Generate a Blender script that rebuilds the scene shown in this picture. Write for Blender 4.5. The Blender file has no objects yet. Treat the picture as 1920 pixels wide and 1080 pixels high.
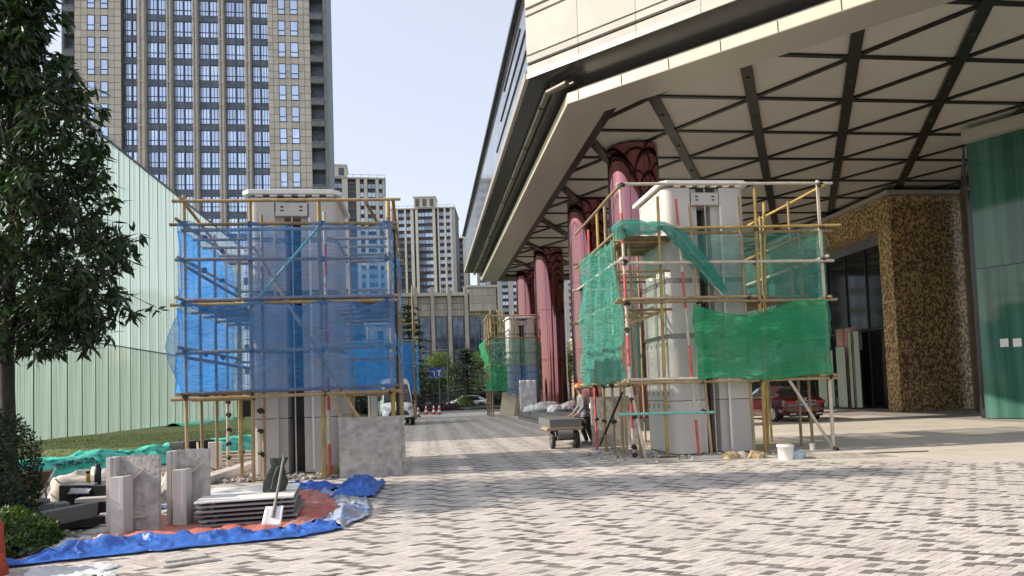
import bpy, math, random
from mathutils import Vector, Matrix, noise
from math import sin, cos, pi, radians, sqrt, atan2
sc = bpy.context.scene
col = sc.collection
# ---------------------------------------------------------------- camera, sky, sun, exposure
cam_d = bpy.data.cameras.new('camera'); cam = bpy.data.objects.new('camera', cam_d); col.objects.link(cam)
sc.camera = cam
cam_d.sensor_width = 36.0
cam_d.lens = 36.0 * 1300 / 1920
cam_d.shift_y = 127.0 / 1920
cam_d.clip_start = 0.1; cam_d.clip_end = 4000
cam.matrix_world = Matrix.Translation((0, 0, 1.6)) @ Matrix.Rotation(radians(-7.2), 4, 'Z') @ Matrix.Rotation(radians(93.0), 4, 'X') @ Matrix.Rotation(radians(-2.0), 4, 'Z')
SUN_AZ = radians(270.0)       # clockwise from +Y
SUN_EL = radians(32.0)
w = bpy.data.worlds.new('World'); sc.world = w; w.use_nodes = True
nt = w.node_tree
sky = nt.nodes.new('ShaderNodeTexSky'); sky.sky_type = 'NISHITA'; sky.sun_disc = False
sky.sun_elevation = SUN_EL; sky.sun_rotation = SUN_AZ
sky.air_density = 1.0; sky.dust_density = 1.2; sky.ozone_density = 1.5; sky.altitude = 20
bg = nt.nodes['Background']; bg.inputs['Strength'].default_value = 0.13
thin = nt.nodes.new('ShaderNodeMix'); thin.data_type = 'RGBA'; thin.inputs[0].default_value = 0.70     # thin high cloud veil over the clear sky
thin.inputs[7].default_value = (2.18, 2.14, 2.22, 1); nt.links.new(sky.outputs['Color'], thin.inputs[6]); nt.links.new(thin.outputs[2], bg.inputs['Color'])
sl = bpy.data.lights.new('sun', 'SUN'); sl.energy = 2.0; sl.angle = radians(0.6); sl.color = (1.0, 0.90, 0.76)
so = bpy.data.objects.new('sun', sl); col.objects.link(so)
sd = Vector((sin(SUN_AZ) * cos(SUN_EL), cos(SUN_AZ) * cos(SUN_EL), sin(SUN_EL)))
so.rotation_euler = sd.to_track_quat('Z', 'Y').to_euler(); so.location = (-40, 0, 40)
sc.view_settings.view_transform = 'Standard'; sc.view_settings.look = 'None'
sc.view_settings.gamma = 1.0; sc.view_settings.use_curve_mapping = False
sc.view_settings.exposure = 1.55
# ---------------------------------------------------------------- helpers
rnd = random.Random(11)
def U(a, b): return rnd.uniform(a, b)
class MB:
    """collects shapes and links them as one mesh object"""
    def __init__(s): s.v = []; s.f = []; s.m = []; s.s = []; s.mi = 0; s.sm = False
    def add(s, vs, fs):
        b = len(s.v); s.v.extend([tuple(p) for p in vs])
        for f in fs:
            s.f.append([b + i for i in f]); s.m.append(s.mi); s.s.append(s.sm)
        return s
    def box(s, x0, x1, y0, y1, z0, z1, M=None):
        vs = [Vector(p) for p in ((x0,y0,z0),(x1,y0,z0),(x1,y1,z0),(x0,y1,z0),(x0,y0,z1),(x1,y0,z1),(x1,y1,z1),(x0,y1,z1))]
        if M is not None: vs = [M @ p for p in vs]
        return s.add(vs, [(0,3,2,1),(4,5,6,7),(0,1,5,4),(1,2,6,5),(2,3,7,6),(3,0,4,7)])
    def prism(s, poly, z0, z1, M=None):
        n = len(poly)
        vs = [Vector((p[0], p[1], z0)) for p in poly] + [Vector((p[0], p[1], z1)) for p in poly]
        if M is not None: vs = [M @ p for p in vs]
        return s.add(vs, [tuple(range(n))[::-1], tuple(range(n, 2*n))] + [(i, (i+1) % n, n + (i+1) % n, n + i) for i in range(n)])
    def tube(s, p0, p1, r0, r1=None, n=8, cap=True, wob=0.0, seg=1):
        p0 = Vector(p0); p1 = Vector(p1); r1 = r0 if r1 is None else r1
        d = p1 - p0; L = d.length
        if L < 1e-6: return s
        d /= L; a = d.orthogonal().normalized(); b = d.cross(a)
        vs = []
        for k in range(seg + 1):
            t = k / seg; c = p0 + d * (L * t); r = r0 + (r1 - r0) * t
            if wob and 0 < k < seg: c += a * U(-wob, wob) + b * U(-wob, wob)
            for i in range(n):
                q = 2 * pi * i / n; vs.append(c + (a * cos(q) + b * sin(q)) * r)
        fs = [(k*n + i, k*n + (i+1) % n, (k+1)*n + (i+1) % n, (k+1)*n + i) for k in range(seg) for i in range(n)]
        sm = s.sm; s.sm = True; s.add(vs, fs); s.sm = False
        if cap: s.add(vs[:n], [tuple(range(n))[::-1]]); s.add(vs[-n:], [tuple(range(n))])
        s.sm = sm
        return s
    def path(s, pts, r, n=6):
        for i in range(len(pts) - 1): s.tube(pts[i], pts[i+1], r[i] if isinstance(r, (list, tuple)) else r, r[i+1] if isinstance(r, (list, tuple)) else r, n)
        return s
    def lathe(s, prof, n=16, c=(0,0,0), M=None):
        vs = []
        for (r, z) in prof:
            for i in range(n):
                q = 2*pi*i/n; p = Vector((c[0] + r*cos(q), c[1] + r*sin(q), c[2] + z)); vs.append(M @ p if M is not None else p)
        fs = [(k*n + i, k*n + (i+1) % n, (k+1)*n + (i+1) % n, (k+1)*n + i) for k in range(len(prof)-1) for i in range(n)]
        sm = s.sm; s.sm = True; s.add(vs, fs); s.sm = False
        s.add(vs[:n], [tuple(range(n))[::-1]]); s.add(vs[-n:], [tuple(range(n))]); s.sm = sm
        return s
    def grid(s, fn, nu, nv):
        vs = [fn(i/nu, j/nv) for j in range(nv+1) for i in range(nu+1)]
        sm = s.sm; s.sm = True
        s.add(vs, [(j*(nu+1)+i, j*(nu+1)+i+1, (j+1)*(nu+1)+i+1, (j+1)*(nu+1)+i) for j in range(nv) for i in range(nu)])
        s.sm = sm; return s
    def mesh(s, name, mats):
        me = bpy.data.meshes.new(name); me.from_pydata(s.v, [], s.f)
        for m in (mats if isinstance(mats, (list, tuple)) else [mats]): me.materials.append(m)
        me.polygons.foreach_set('material_index', s.m); me.polygons.foreach_set('use_smooth', s.s)
        me.update(); return me
    def build(s, name, mats, parent=None, loc=(0,0,0), rot=(0,0,0), bevel=0, solid=0):
        o = ob(name, s.mesh(name, mats), parent, loc, rot)
        if solid:
            md = o.modifiers.new('Solid', 'SOLIDIFY'); md.thickness = solid; md.offset = 0
        if bevel:
            md = o.modifiers.new('Bevel', 'BEVEL'); md.width = bevel; md.segments = 2; md.limit_method = 'ANGLE'
        return o
def ob(name, me, parent=None, loc=(0,0,0), rot=(0,0,0)):
    o = bpy.data.objects.new(name, me); col.objects.link(o); o.location = loc; o.rotation_euler = rot
    if parent is not None: o.parent = parent
    return o
def tag(o, label=None, cat=None, group=None, kind=None):
    if label: o['label'] = label
    if cat: o['category'] = cat
    if group: o['group'] = group
    if kind: o['kind'] = kind
    return o
def thing(name, label, cat, loc=(0,0,0), rotz=0.0, group=None):
    o = bpy.data.objects.new(name, None); col.objects.link(o); o.location = loc; o.rotation_euler = (0,0,rotz)
    o.empty_display_size = 0.2
    return tag(o, label, cat, group)
def dup(root, loc, rotz=None, label=None, name=None):
    def cp(o, par):
        c = o.copy(); col.objects.link(c)
        if par is not None: c.parent = par
        for ch in kids.get(o.name, []): cp(ch, c)
        return c
    kids = {}
    for o in col.objects:
        if o.parent is not None: kids.setdefault(o.parent.name, []).append(o)
    r = cp(root, None); r.location = loc
    if rotz is not None: r.rotation_euler = (0,0,rotz)
    if label: r['label'] = label
    return r
def fb(p, sc_=1.0, oct=3):   # fractal noise around 0
    return noise.fractal(Vector(p) * sc_, 1.0, 2.0, oct)
# ---------------------------------------------------------------- materials
MATS = {}
def mat(name, c, rough=0.6, metal=0.0, var=0.12, scale=4.0, bump=0.0, bscale=40.0, rand=0.0, island=0.0, c2=None, spec=0.5, stretch=None, tint=None, detail=6.0, fac=(0.3,0.7), coat=0.0, stain=0.0):
    """principled material: noise mix of two tones of the colour, fine relief, optional variation per object or per island"""
    m = bpy.data.materials.new(name); m.use_nodes = True; MATS[name] = m
    n = m.node_tree.nodes; l = m.node_tree.links; b = n['Principled BSDF']
    b.inputs['Roughness'].default_value = rough; b.inputs['Metallic'].default_value = metal
    b.inputs['Specular IOR Level'].default_value = spec
    if coat: b.inputs['Coat Weight'].default_value = coat; b.inputs['Coat Roughness'].default_value = 0.05
    tc = n.new('ShaderNodeTexCoord'); vec = tc.outputs['Object']
    oi = n.new('ShaderNodeObjectInfo')
    ad = n.new('ShaderNodeVectorMath'); ad.operation = 'MULTIPLY_ADD'
    l.new(oi.outputs['Random'], ad.inputs[0]); ad.inputs[1].default_value = (37.0, 53.0, 71.0); l.new(vec, ad.inputs[2]); vec = ad.outputs[0]
    if stretch:
        mp = n.new('ShaderNodeMapping'); mp.inputs['Scale'].default_value = stretch; l.new(vec, mp.inputs['Vector']); vec = mp.outputs[0]
    nz = n.new('ShaderNodeTexNoise'); nz.inputs['Scale'].default_value = scale; nz.inputs['Detail'].default_value = detail; l.new(vec, nz.inputs['Vector'])
    mr = n.new('ShaderNodeMapRange'); mr.inputs['From Min'].default_value = fac[0]; mr.inputs['From Max'].default_value = fac[1]; l.new(nz.outputs['Fac'], mr.inputs['Value'])
    mx = n.new('ShaderNodeMix'); mx.data_type = 'RGBA'
    a = [x * (1 - var) for x in c]; d = [min(1, x * (1 + var)) for x in c]
    if c2: a = list(c); d = list(c2)
    mx.inputs[6].default_value = (*a, 1); mx.inputs[7].default_value = (*d, 1); l.new(mr.outputs[0], mx.inputs[0])
    out = mx.outputs[2]
    if rand or island:
        hv = n.new('ShaderNodeHueSaturation'); l.new(out, hv.inputs['Color'])
        src = oi.outputs['Random']; amt = rand
        if island:
            ge = n.new('ShaderNodeNewGeometry'); src = ge.outputs['Random Per Island']; amt = island
        r2 = n.new('ShaderNodeMapRange'); r2.inputs['To Min'].default_value = 1 - amt; r2.inputs['To Max'].default_value = 1 + amt; l.new(src, r2.inputs['Value'])
        l.new(r2.outputs[0], hv.inputs['Value'])
        if tint:
            ml = n.new('ShaderNodeMath'); ml.operation = 'MULTIPLY'; ml.inputs[1].default_value = 17.31; l.new(src, ml.inputs[0])
            fr = n.new('ShaderNodeMath'); fr.operation = 'FRACT'; l.new(ml.outputs[0], fr.inputs[0])
            r3 = n.new('ShaderNodeMapRange'); r3.inputs['To Min'].default_value = 0.5 - tint; r3.inputs['To Max'].default_value = 0.5 + tint; l.new(fr.outputs[0], r3.inputs['Value']); l.new(r3.outputs[0], hv.inputs['Hue'])
        out = hv.outputs[0]
    if stain:      # dust and wheel dirt in large soft patches
        ns = n.new('ShaderNodeTexNoise'); ns.inputs['Scale'].default_value = 0.45; ns.inputs['Detail'].default_value = 9; ns.inputs['Roughness'].default_value = 0.65; l.new(tc.outputs['Object'], ns.inputs['Vector'])
        ms = n.new('ShaderNodeMapRange'); ms.inputs['From Min'].default_value = 0.40; ms.inputs['From Max'].default_value = 0.66; ms.inputs['To Max'].default_value = stain; l.new(ns.outputs['Fac'], ms.inputs['Value'])
        sx_ = n.new('ShaderNodeMix'); sx_.data_type = 'RGBA'; l.new(ms.outputs[0], sx_.inputs[0]); l.new(out, sx_.inputs[6]); sx_.inputs[7].default_value = (0.40, 0.36, 0.32, 1); out = sx_.outputs[2]
    l.new(out, b.inputs['Base Color'])
    if bump:
        n2 = n.new('ShaderNodeTexNoise'); n2.inputs['Scale'].default_value = bscale; n2.inputs['Detail'].default_value = 5; l.new(vec, n2.inputs['Vector'])
        bp = n.new('ShaderNodeBump'); bp.inputs['Strength'].default_value = bump; bp.inputs['Distance'].default_value = 0.02; l.new(n2.outputs['Fac'], bp.inputs['Height']); l.new(bp.outputs[0], b.inputs['Normal'])
    return m
def leafmat(name, c, rough=0.45, trans=0.35, isl=0.45, tint=0.02):
    m = mat(name, c, rough=rough, var=0.25, scale=0.8, island=isl, tint=tint)
    n = m.node_tree.nodes; l = m.node_tree.links; b = n['Principled BSDF']
    tr = n.new('ShaderNodeBsdfTranslucent'); mx = n.new('ShaderNodeMixShader'); mx.inputs[0].default_value = trans
    src = b.inputs['Base Color'].links[0].from_socket
    hs = n.new('ShaderNodeHueSaturation'); hs.inputs['Value'].default_value = 1.6; hs.inputs['Saturation'].default_value = 1.1; l.new(src, hs.inputs['Color'])
    l.new(hs.outputs[0], tr.inputs['Color']); l.new(b.outputs[0], mx.inputs[1]); l.new(tr.outputs[0], mx.inputs[2]); l.new(mx.outputs[0], n['Material Output'].inputs['Surface'])
    return m
def netmat(name, c, opac, trans=0.5, weave=True):
    """woven safety net: part see-through, part cloth that lets light through"""
    m = bpy.data.materials.new(name); m.use_nodes = True; n = m.node_tree.nodes; l = m.node_tree.links
    n.remove(n['Principled BSDF'])
    tc = n.new('ShaderNodeTexCoord')
    nz = n.new('ShaderNodeTexNoise'); nz.inputs['Scale'].default_value = 2.2; nz.inputs['Detail'].default_value = 8; l.new(tc.outputs['Object'], nz.inputs['Vector'])
    mp = n.new('ShaderNodeMapping'); mp.inputs['Scale'].default_value = (2.2, 2.2, 9); mp.inputs['Rotation'].default_value = (0, radians(14), 0); l.new(tc.outputs['Object'], mp.inputs['Vector'])
    n2 = n.new('ShaderNodeTexNoise'); n2.inputs['Scale'].default_value = 1.6; n2.inputs['Detail'].default_value = 6; l.new(mp.outputs[0], n2.inputs['Vector'])
    add = n.new('ShaderNodeMath'); add.operation = 'ADD'; l.new(nz.outputs['Fac'], add.inputs[0]); l.new(n2.outputs['Fac'], add.inputs[1])
    mr = n.new('ShaderNodeMapRange'); mr.inputs['From Min'].default_value = 0.7; mr.inputs['From Max'].default_value = 1.3
    mr.inputs['To Min'].default_value = max(0, opac - 0.16); mr.inputs['To Max'].default_value = min(1, opac + 0.16); l.new(add.outputs[0], mr.inputs['Value'])
    di = n.new('ShaderNodeBsdfDiffuse'); tl = n.new('ShaderNodeBsdfTranslucent')
    n3 = n.new('ShaderNodeTexNoise'); n3.inputs['Scale'].default_value = 1.1; n3.inputs['Detail'].default_value = 9; n3.inputs['Roughness'].default_value = 0.7; l.new(tc.outputs['Object'], n3.inputs['Vector'])
    m3 = n.new('ShaderNodeMapRange'); m3.inputs['From Min'].default_value = 0.42; m3.inputs['From Max'].default_value = 0.72; l.new(n3.outputs['Fac'], m3.inputs['Value'])
    fd = n.new('ShaderNodeMix'); fd.data_type = 'RGBA'; l.new(m3.outputs[0], fd.inputs[0]); fd.inputs[6].default_value = (*c, 1); fd.inputs[7].default_value = (*[x*0.72 + 0.11 for x in c], 1)   # dust and fading
    l.new(fd.outputs[2], di.inputs['Color']); l.new(fd.outputs[2], tl.inputs['Color'])
    cl = n.new('ShaderNodeMixShader'); cl.inputs[0].default_value = trans; l.new(di.outputs[0], cl.inputs[1]); l.new(tl.outputs[0], cl.inputs[2])
    tp = n.new('ShaderNodeBsdfTransparent'); mx = n.new('ShaderNodeMixShader')
    l.new(mr.outputs[0], mx.inputs[0]); l.new(tp.outputs[0], mx.inputs[1]); l.new(cl.outputs[0], mx.inputs[2])
    l.new(mx.outputs[0], n['Material Output'].inputs['Surface'])
    bp = n.new('ShaderNodeBump'); bp.inputs['Strength'].default_value = 1.0; bp.inputs['Distance'].default_value = 0.09; l.new(n2.outputs['Fac'], bp.inputs['Height'])
    l.new(bp.outputs[0], di.inputs['Normal']); l.new(bp.outputs[0], tl.inputs['Normal'])
    return m
def glassmat(name, c, transp, translu, rough=0.05, dark=False):
    m = bpy.data.materials.new(name); m.use_nodes = True; n = m.node_tree.nodes; l = m.node_tree.links
    n.remove(n['Principled BSDF'])
    tp = n.new('ShaderNodeBsdfTransparent'); tp.inputs['Color'].default_value = (*[0.4 + 0.6*x for x in c], 1)
    tl = n.new('ShaderNodeBsdfTranslucent'); tl.inputs['Color'].default_value = (*c, 1)
    di = n.new('ShaderNodeBsdfDiffuse'); di.inputs['Color'].default_value = (*c, 1)
    tc = n.new('ShaderNodeTexCoord'); oi = n.new('ShaderNodeObjectInfo')
    mp = n.new('ShaderNodeMapping'); mp.inputs['Scale'].default_value = (5.0, 5.0, 0.05); l.new(tc.outputs['Object'], mp.inputs['Vector'])
    nz = n.new('ShaderNodeTexNoise'); nz.inputs['Scale'].default_value = 2.0; l.new(mp.outputs[0], nz.inputs['Vector'])
    mr = n.new('ShaderNodeMapRange'); mr.inputs['From Min'].default_value = 0.35; mr.inputs['From Max'].default_value = 0.65; mr.inputs['To Min'].default_value = translu - 0.12; mr.inputs['To Max'].default_value = min(1, translu + 0.12); l.new(nz.outputs['Fac'], mr.inputs['Value'])
    a = n.new('ShaderNodeMixShader'); a.inputs[0].default_value = 0.15; l.new(tl.outputs[0], a.inputs[1]); l.new(di.outputs[0], a.inputs[2])
    b = n.new('ShaderNodeMixShader'); l.new(mr.outputs[0], b.inputs[0]); l.new(tp.outputs[0], b.inputs[1]); l.new(a.outputs[0], b.inputs[2])
    gl = n.new('ShaderNodeBsdfGlossy'); gl.inputs['Roughness'].default_value = rough
    fr = n.new('ShaderNodeFresnel'); fr.inputs['IOR'].default_value = 1.5
    c2 = n.new('ShaderNodeMixShader'); l.new(fr.outputs[0], c2.inputs[0]); l.new(b.outputs[0], c2.inputs[1]); l.new(gl.outputs[0], c2.inputs[2])
    l.new(c2.outputs[0], n['Material Output'].inputs['Surface'])
    return m
M_cream = mat('paver_cream', (0.54, 0.49, 0.445), rough=0.75, var=0.08, scale=3, bump=0.15, bscale=120, island=0.13, tint=0.025, stain=0.28)
M_dark = mat('paver_dark', (0.155, 0.135, 0.125), rough=0.75, var=0.15, scale=8, bump=0.15, bscale=120, island=0.28, tint=0.02, stain=0.3)
M_mortar = mat('paving_joint', (0.30, 0.27, 0.25), rough=0.9, var=0.2, scale=9)
M_smooth = mat('smooth_paving', (0.57, 0.52, 0.44), rough=0.7, var=0.1, scale=1.2, bump=0.1, bscale=60, rand=0.06, stain=0.25)
M_soil = mat('soil', (0.20, 0.175, 0.145), rough=0.95, var=0.4, scale=2.5, bump=0.6, bscale=18)
M_lawn = mat('lawn', (0.085, 0.12, 0.026), rough=0.95, c2=(0.15, 0.14, 0.05), scale=1.1, bump=0.7, bscale=50)
M_asph = mat('asphalt', (0.07, 0.07, 0.072), rough=0.9, var=0.2, scale=6, bump=0.2, bscale=90)
M_far = mat('far_ground', (0.12, 0.13, 0.09), rough=0.95, var=0.3, scale=0.1)
M_clad = mat('cladding_stone', (0.54, 0.50, 0.465), rough=0.62, var=0.07, scale=1.6, bump=0.06, bscale=70, rand=0.05)
M_slab = mat('raw_slab', (0.42, 0.385, 0.35), rough=0.9, var=0.28, scale=7, bump=1.0, bscale=17, rand=0.06)
M_mort2 = mat('mortar_band', (0.30, 0.28, 0.255), rough=0.95, var=0.25, scale=9, bump=0.7, bscale=30)
M_white = mat('white_coping', (0.78, 0.76, 0.72), rough=0.5, var=0.06, scale=3)
M_wpaint = mat('white_paint', (0.8, 0.8, 0.79), rough=0.25, var=0.03, coat=0.5)
M_pole = mat('tan_pole', (0.42, 0.30, 0.15), rough=0.55, c2=(0.24, 0.165, 0.085), scale=3.0, stretch=(3,3,0.8), bump=0.2, bscale=30, rand=0.3)
M_poley = mat('yellow_pole', (0.50, 0.34, 0.08), rough=0.5, c2=(0.26, 0.17, 0.06), scale=2.5, bump=0.2, bscale=30, rand=0.2)
M_red = mat('red_paint', (0.52, 0.09, 0.07), rough=0.5, var=0.25, scale=6)
M_polew = mat('white_pole', (0.52, 0.45, 0.36), rough=0.5, var=0.15, scale=7)
M_teal = mat('teal_pole', (0.18, 0.45, 0.38), rough=0.5, var=0.15, scale=6)
M_clamp = mat('rusty_clamp', (0.05, 0.038, 0.032), rough=0.7, var=0.4, scale=20, metal=0.3)
M_black = mat('black_matte', (0.015, 0.015, 0.016), rough=0.5, var=0.2)
M_ply = mat('plywood', (0.40, 0.30, 0.18), rough=0.7, var=0.2, scale=3, stretch=(1, 6, 6), rand=0.15)
M_plyd = mat('brown_plank', (0.22, 0.14, 0.08), rough=0.75, var=0.25, scale=3, stretch=(1, 6, 6), rand=0.2)
M_timber = mat('raw_timber', (0.48, 0.41, 0.31), rough=0.8, var=0.18, scale=3, stretch=(1, 8, 8), rand=0.15)
M_netb = netmat('blue_net', (0.07, 0.37, 0.86), 0.40)
M_netb2 = netmat('blue_net_side', (0.05, 0.33, 0.92), 0.80, 0.65)
M_netbl = netmat('blue_net_dense', (0.06, 0.36, 0.86), 0.49)
M_nett = netmat('teal_net', (0.10, 0.48, 0.39), 0.64, 0.55)
M_nettl = netmat('teal_net_thin', (0.13, 0.46, 0.38), 0.44, 0.5)
M_netg = netmat('green_net', (0.05, 0.45, 0.20), 0.84, 0.5)
M_tarpb = mat('blue_tarp', (0.035, 0.13, 0.47), rough=0.38, var=0.25, scale=4, bump=0.9, bscale=9)
M_tarpf = mat('faded_blue_tarp', (0.16, 0.28, 0.52), rough=0.6, c2=(0.36, 0.36, 0.35), scale=3.5, bump=0.4, bscale=22, fac=(0.4,0.62), stain=0.4)
M_tarpr = mat('red_tarp', (0.50, 0.085, 0.05), rough=0.5, c2=(0.52, 0.19, 0.14), scale=3, bump=0.9, bscale=9, stain=0.5)
M_tarpg = mat('green_tarp', (0.045, 0.50, 0.36), rough=0.4, var=0.25, scale=2.2, bump=0.9, bscale=6)
M_sheet = mat('white_sheet', (0.60, 0.60, 0.60), rough=0.55, var=0.08, scale=3, bump=0.4, bscale=16)
M_granite = mat('grey_granite', (0.14, 0.14, 0.14), rough=0.5, var=0.25, scale=60, bump=0.05, rand=0.1)
M_graniteb = mat('black_granite', (0.016, 0.016, 0.018), rough=0.3, var=0.4, scale=60)
M_rubble = mat('rubble', (0.32, 0.29, 0.25), rough=0.95, var=0.3, scale=8, bump=0.4, bscale=30, island=0.4)
M_board = mat('cream_board', (0.66, 0.57, 0.43), rough=0.7, var=0.05, scale=2)
M_bag = mat('dark_canvas', (0.045, 0.05, 0.04), rough=0.8, var=0.25, scale=10, bump=0.3, bscale=60)
M_steel = mat('worn_steel', (0.52, 0.50, 0.50), rough=0.45, metal=0.5, var=0.2, scale=9)
M_handle = mat('grey_handle', (0.22, 0.20, 0.18), rough=0.6, var=0.3, scale=9)
M_paper = mat('kraft_paper', (0.46, 0.34, 0.18), rough=0.8, var=0.1, bump=0.4, bscale=20)
M_rubber = mat('rubber', (0.018, 0.018, 0.018), rough=0.75, var=0.3, scale=12)
# ================================================================ SETTING
def sheet(name, pts, z, m, kind='structure'):
    b = MB(); b.add([(p[0], p[1], z) for p in pts], [tuple(range(len(pts)))]); o = b.build(name, m); tag(o, kind=kind); return o
sheet('ground', [(-900,-300),(900,-300),(900,1500),(-900,1500)], -0.06, M_far)
sheet('road', [(-60,63),(60,63),(60,80),(-60,80)], -0.03, M_asph)
soil = MB()
def soilf(a, b_):
    u = -24 + a*19.6; v = 3 + b_*57
    return (u, v, -0.03 + 0.05*fb((u, v, 0), 0.7) + 0.03*fb((u, v, 3), 2.5) - (0.05 if u > -4.8 else 0))
soil.grid(soilf, 80, 130); tag(soil.build('soil_bed', M_soil), kind='structure')
def lerp(a, b, t): return a + (b-a)*t
LAWN = [(12,-9.2),(16.8,-8.35),(18.7,-7.6),(20.5,-7.0),(23.5,-5.9),(28,-5.2),(62,-4.9)]
def lawn_r(v):
    for (a, ua), (b, ub) in zip(LAWN, LAWN[1:]):
        if v <= b: return lerp(ua, ub, (v-a)/(b-a))
    return LAWN[-1][1]
def lawn_z(u, v):
    e = lawn_r(v) - u
    return 0.03 + 0.22*min(1, max(0, e)/1.0) + 0.06*fb((u, v, 0), 0.25)
lw = MB()
def lawnf(a, b_):
    v = 12 + b_*50; u = lerp(-24, lawn_r(v), a); return (u, v, lawn_z(u, v))
lw.grid(lawnf, 50, 120); tag(lw.build('lawn', M_lawn), kind='structure')
g = MB()
for i in range(16000):
    v = 12.5 + 22*rnd.random()**1.5; r = lawn_r(v); u = U(-16, r - 0.05); z = lawn_z(u, v); a = U(0, 6.28); h = U(0.03, 0.09); k = U(-0.04, 0.04)
    g.add([(u-0.012*cos(a), v-0.012*sin(a), z-0.01), (u+0.012*cos(a), v+0.012*sin(a), z-0.01), (u+k, v+U(-0.04,0.04), z+h)], [(0,1,2)])
tag(g.build('grass', leafmat('grass_blade', (0.10, 0.13, 0.03), trans=0.3)), kind='stuff')
# ---- driveway: herringbone clay pavers near the camera, each with its own top
drv = sheet('driveway', [(-4.45,1.5),(24,1.5),(24,62),(-4.45,62)], -0.016, M_mortar)
BW = 0.09
def pav_w(a, b): return ((a + b)*BW*0.866, (b - a)*BW*0.5)     # rhombic pavers: both edge directions lie 60 degrees off the kerb line
def smooth_side(u, v): return u > 5.35 and v > 14.35 - 0.577*(u - 5.9)
def is_dark(a, b, hor):
    q = (a - b)//4; C = (a + b - (0 if hor else 1) - 2*q)//2; sh = C*2 + (C//3)*3
    t = random.Random(a*7919 + b*104729 + 5).random()
    if t < 0.10: return t < 0.012
    if C % 3 == 0: return (q + sh) % 6 in ((0, 1) if hor else (0, 1, 5))
    return (not hor) and (q + sh) % 3 == 0
near = []; pv = MB(); fx, fy = sin(radians(7.2)), cos(radians(7.2))
NB = int(34/BW)
gap = 0.0045
def top(b, x0, x1, y0, y1, z):
    P = [pav_w(x, y) for x, y in ((x0,y0),(x1,y0),(x1,y1),(x0,y1))]
    b.add([(p[0],p[1],-0.02) for p in P] + [(p[0],p[1],z) for p in P], [(4,5,6,7),(0,1,5,4),(1,2,6,5),(2,3,7,6),(3,0,4,7)])
for d_ in range(92, 1010):
    for s0 in range(-58, 250):
        if (d_ + s0) % 2: continue
        b = (s0 + d_)//2; a = (s0 - d_)//2
        k = (a - b) % 4
        if k == 0: x1, y1, hor = a+2, b+1, True
        elif k == 3: x1, y1, hor = a+1, b+2, False
        else: continue
        cx, cy = pav_w((a+x1)/2, (b+y1)/2)
        if cx < -4.35 or cx > 19 or cy < 4.3 or cy > 45: continue
        dep = cx*fx + cy*fy; lat = cx*fy - cy*fx
        if dep < 4.6 or abs(lat) > dep*0.80 + 0.4: continue
        if smooth_side(cx, cy): continue
        gp = gap/BW
        rec = (dep, a+gp, x1-gp, b+gp, y1-gp, U(-0.0015, 0.0015), is_dark(a, b, hor))
        near.append(rec)
near.sort(key=lambda r: r[0] + (0 if abs(r[1]) > -1 else 0))
pieces = near[:290]; rest = near[290:]
for i, r in enumerate(pieces):
    m_ = MB(); top(m_, *r[1:6]); m_.build('paver', M_dark if r[6] else M_cream, drv)
for r in rest:
    pv.mi = 1 if r[6] else 0; top(pv, *r[1:6])
tag(pv.build('paver_field', [M_cream, M_dark], drv), kind='stuff')
# far paving: same herringbone read as tone, laid as one sheet
def far_paving():
    m = bpy.data.materials.new('far_paving'); m.use_nodes = True; n = m.node_tree.nodes; l = m.node_tree.links; b = n['Principled BSDF']; b.inputs['Roughness'].default_value = 0.75
    tc = n.new('ShaderNodeTexCoord'); mp = n.new('ShaderNodeMapping'); mp.inputs['Rotation'].default_value = (0,0,radians(4)); l.new(tc.outputs['Object'], mp.inputs['Vector'])
    br = n.new('ShaderNodeTexBrick'); br.inputs['Scale'].default_value = 1.0; br.inputs['Brick Width'].default_value = 0.5; br.inputs['Row Height'].default_value = 0.17; br.inputs['Mortar Size'].default_value = 0.006
    br.inputs['Color1'].default_value = (0.58,0.52,0.475,1); br.inputs['Color2'].default_value = (0.36,0.32,0.29,1); br.inputs['Mortar'].default_value = (0.3,0.27,0.25,1); br.inputs['Bias'].default_value = -0.3
    l.new(mp.outputs[0], br.inputs['Vector']); l.new(br.outputs['Color'], b.inputs['Base Color']); return m
fp = MB(); fp.add([(-4.4,44.9,0),(5.35,44.9,0),(5.35,62,0),(-4.4,62,0)], [(0,1,2,3)])
tag(fp.build('far_paver_field', far_paving(), drv), kind='stuff')
# smooth stone slabs under the canopy: one object per slab where they can be told apart
apr = sheet('forecourt', [(5.36,14.66),(14.5,9.39),(26,9.39),(26,58),(5.36,58)], -0.008, M_mortar)
slabmesh = {}
def clip(poly, a, b, c):   # keep a*x+b*y<=c
    out = []
    for i in range(len(poly)):
        p, q = poly[i], poly[(i+1) % len(poly)]; dp = a*p[0]+b*p[1]-c; dq = a*q[0]+b*q[1]-c
        if dp <= 0: out.append(p)
        if (dp < 0 < dq) or (dq < 0 < dp):
            t = dp/(dp-dq); out.append((p[0]+(q[0]-p[0])*t, p[1]+(q[1]-p[1])*t))
    return out
ns = 0
for i in range(24):
    for j in range(40):
        u0 = 5.37 + i*0.9; v0 = 9.4 + j*1.2; off = 0.6 if i % 2 else 0
        P = [(u0+.004, v0+off+.004), (u0+.896, v0+off+.004), (u0+.896, v0+off+1.196), (u0+.004, v0+off+1.196)]
        P = clip(P, -0.577, -1, -(14.36 + 0.577*5.9)) 
        if len(P) < 3 or v0 > 31 or u0 > 21: continue
        if ns > 285: continue
        ns += 1
        b = MB(); z = U(-0.001, 0.001); k = len(P)
        b.add([(p[0],p[1],-0.03) for p in P] + [(p[0],p[1],z) for p in P], [tuple(range(k, 2*k))] + [(q,(q+1)%k,k+(q+1)%k,k+q) for q in range(k)])
        b.build('paving_slab', M_smooth, apr)
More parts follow.
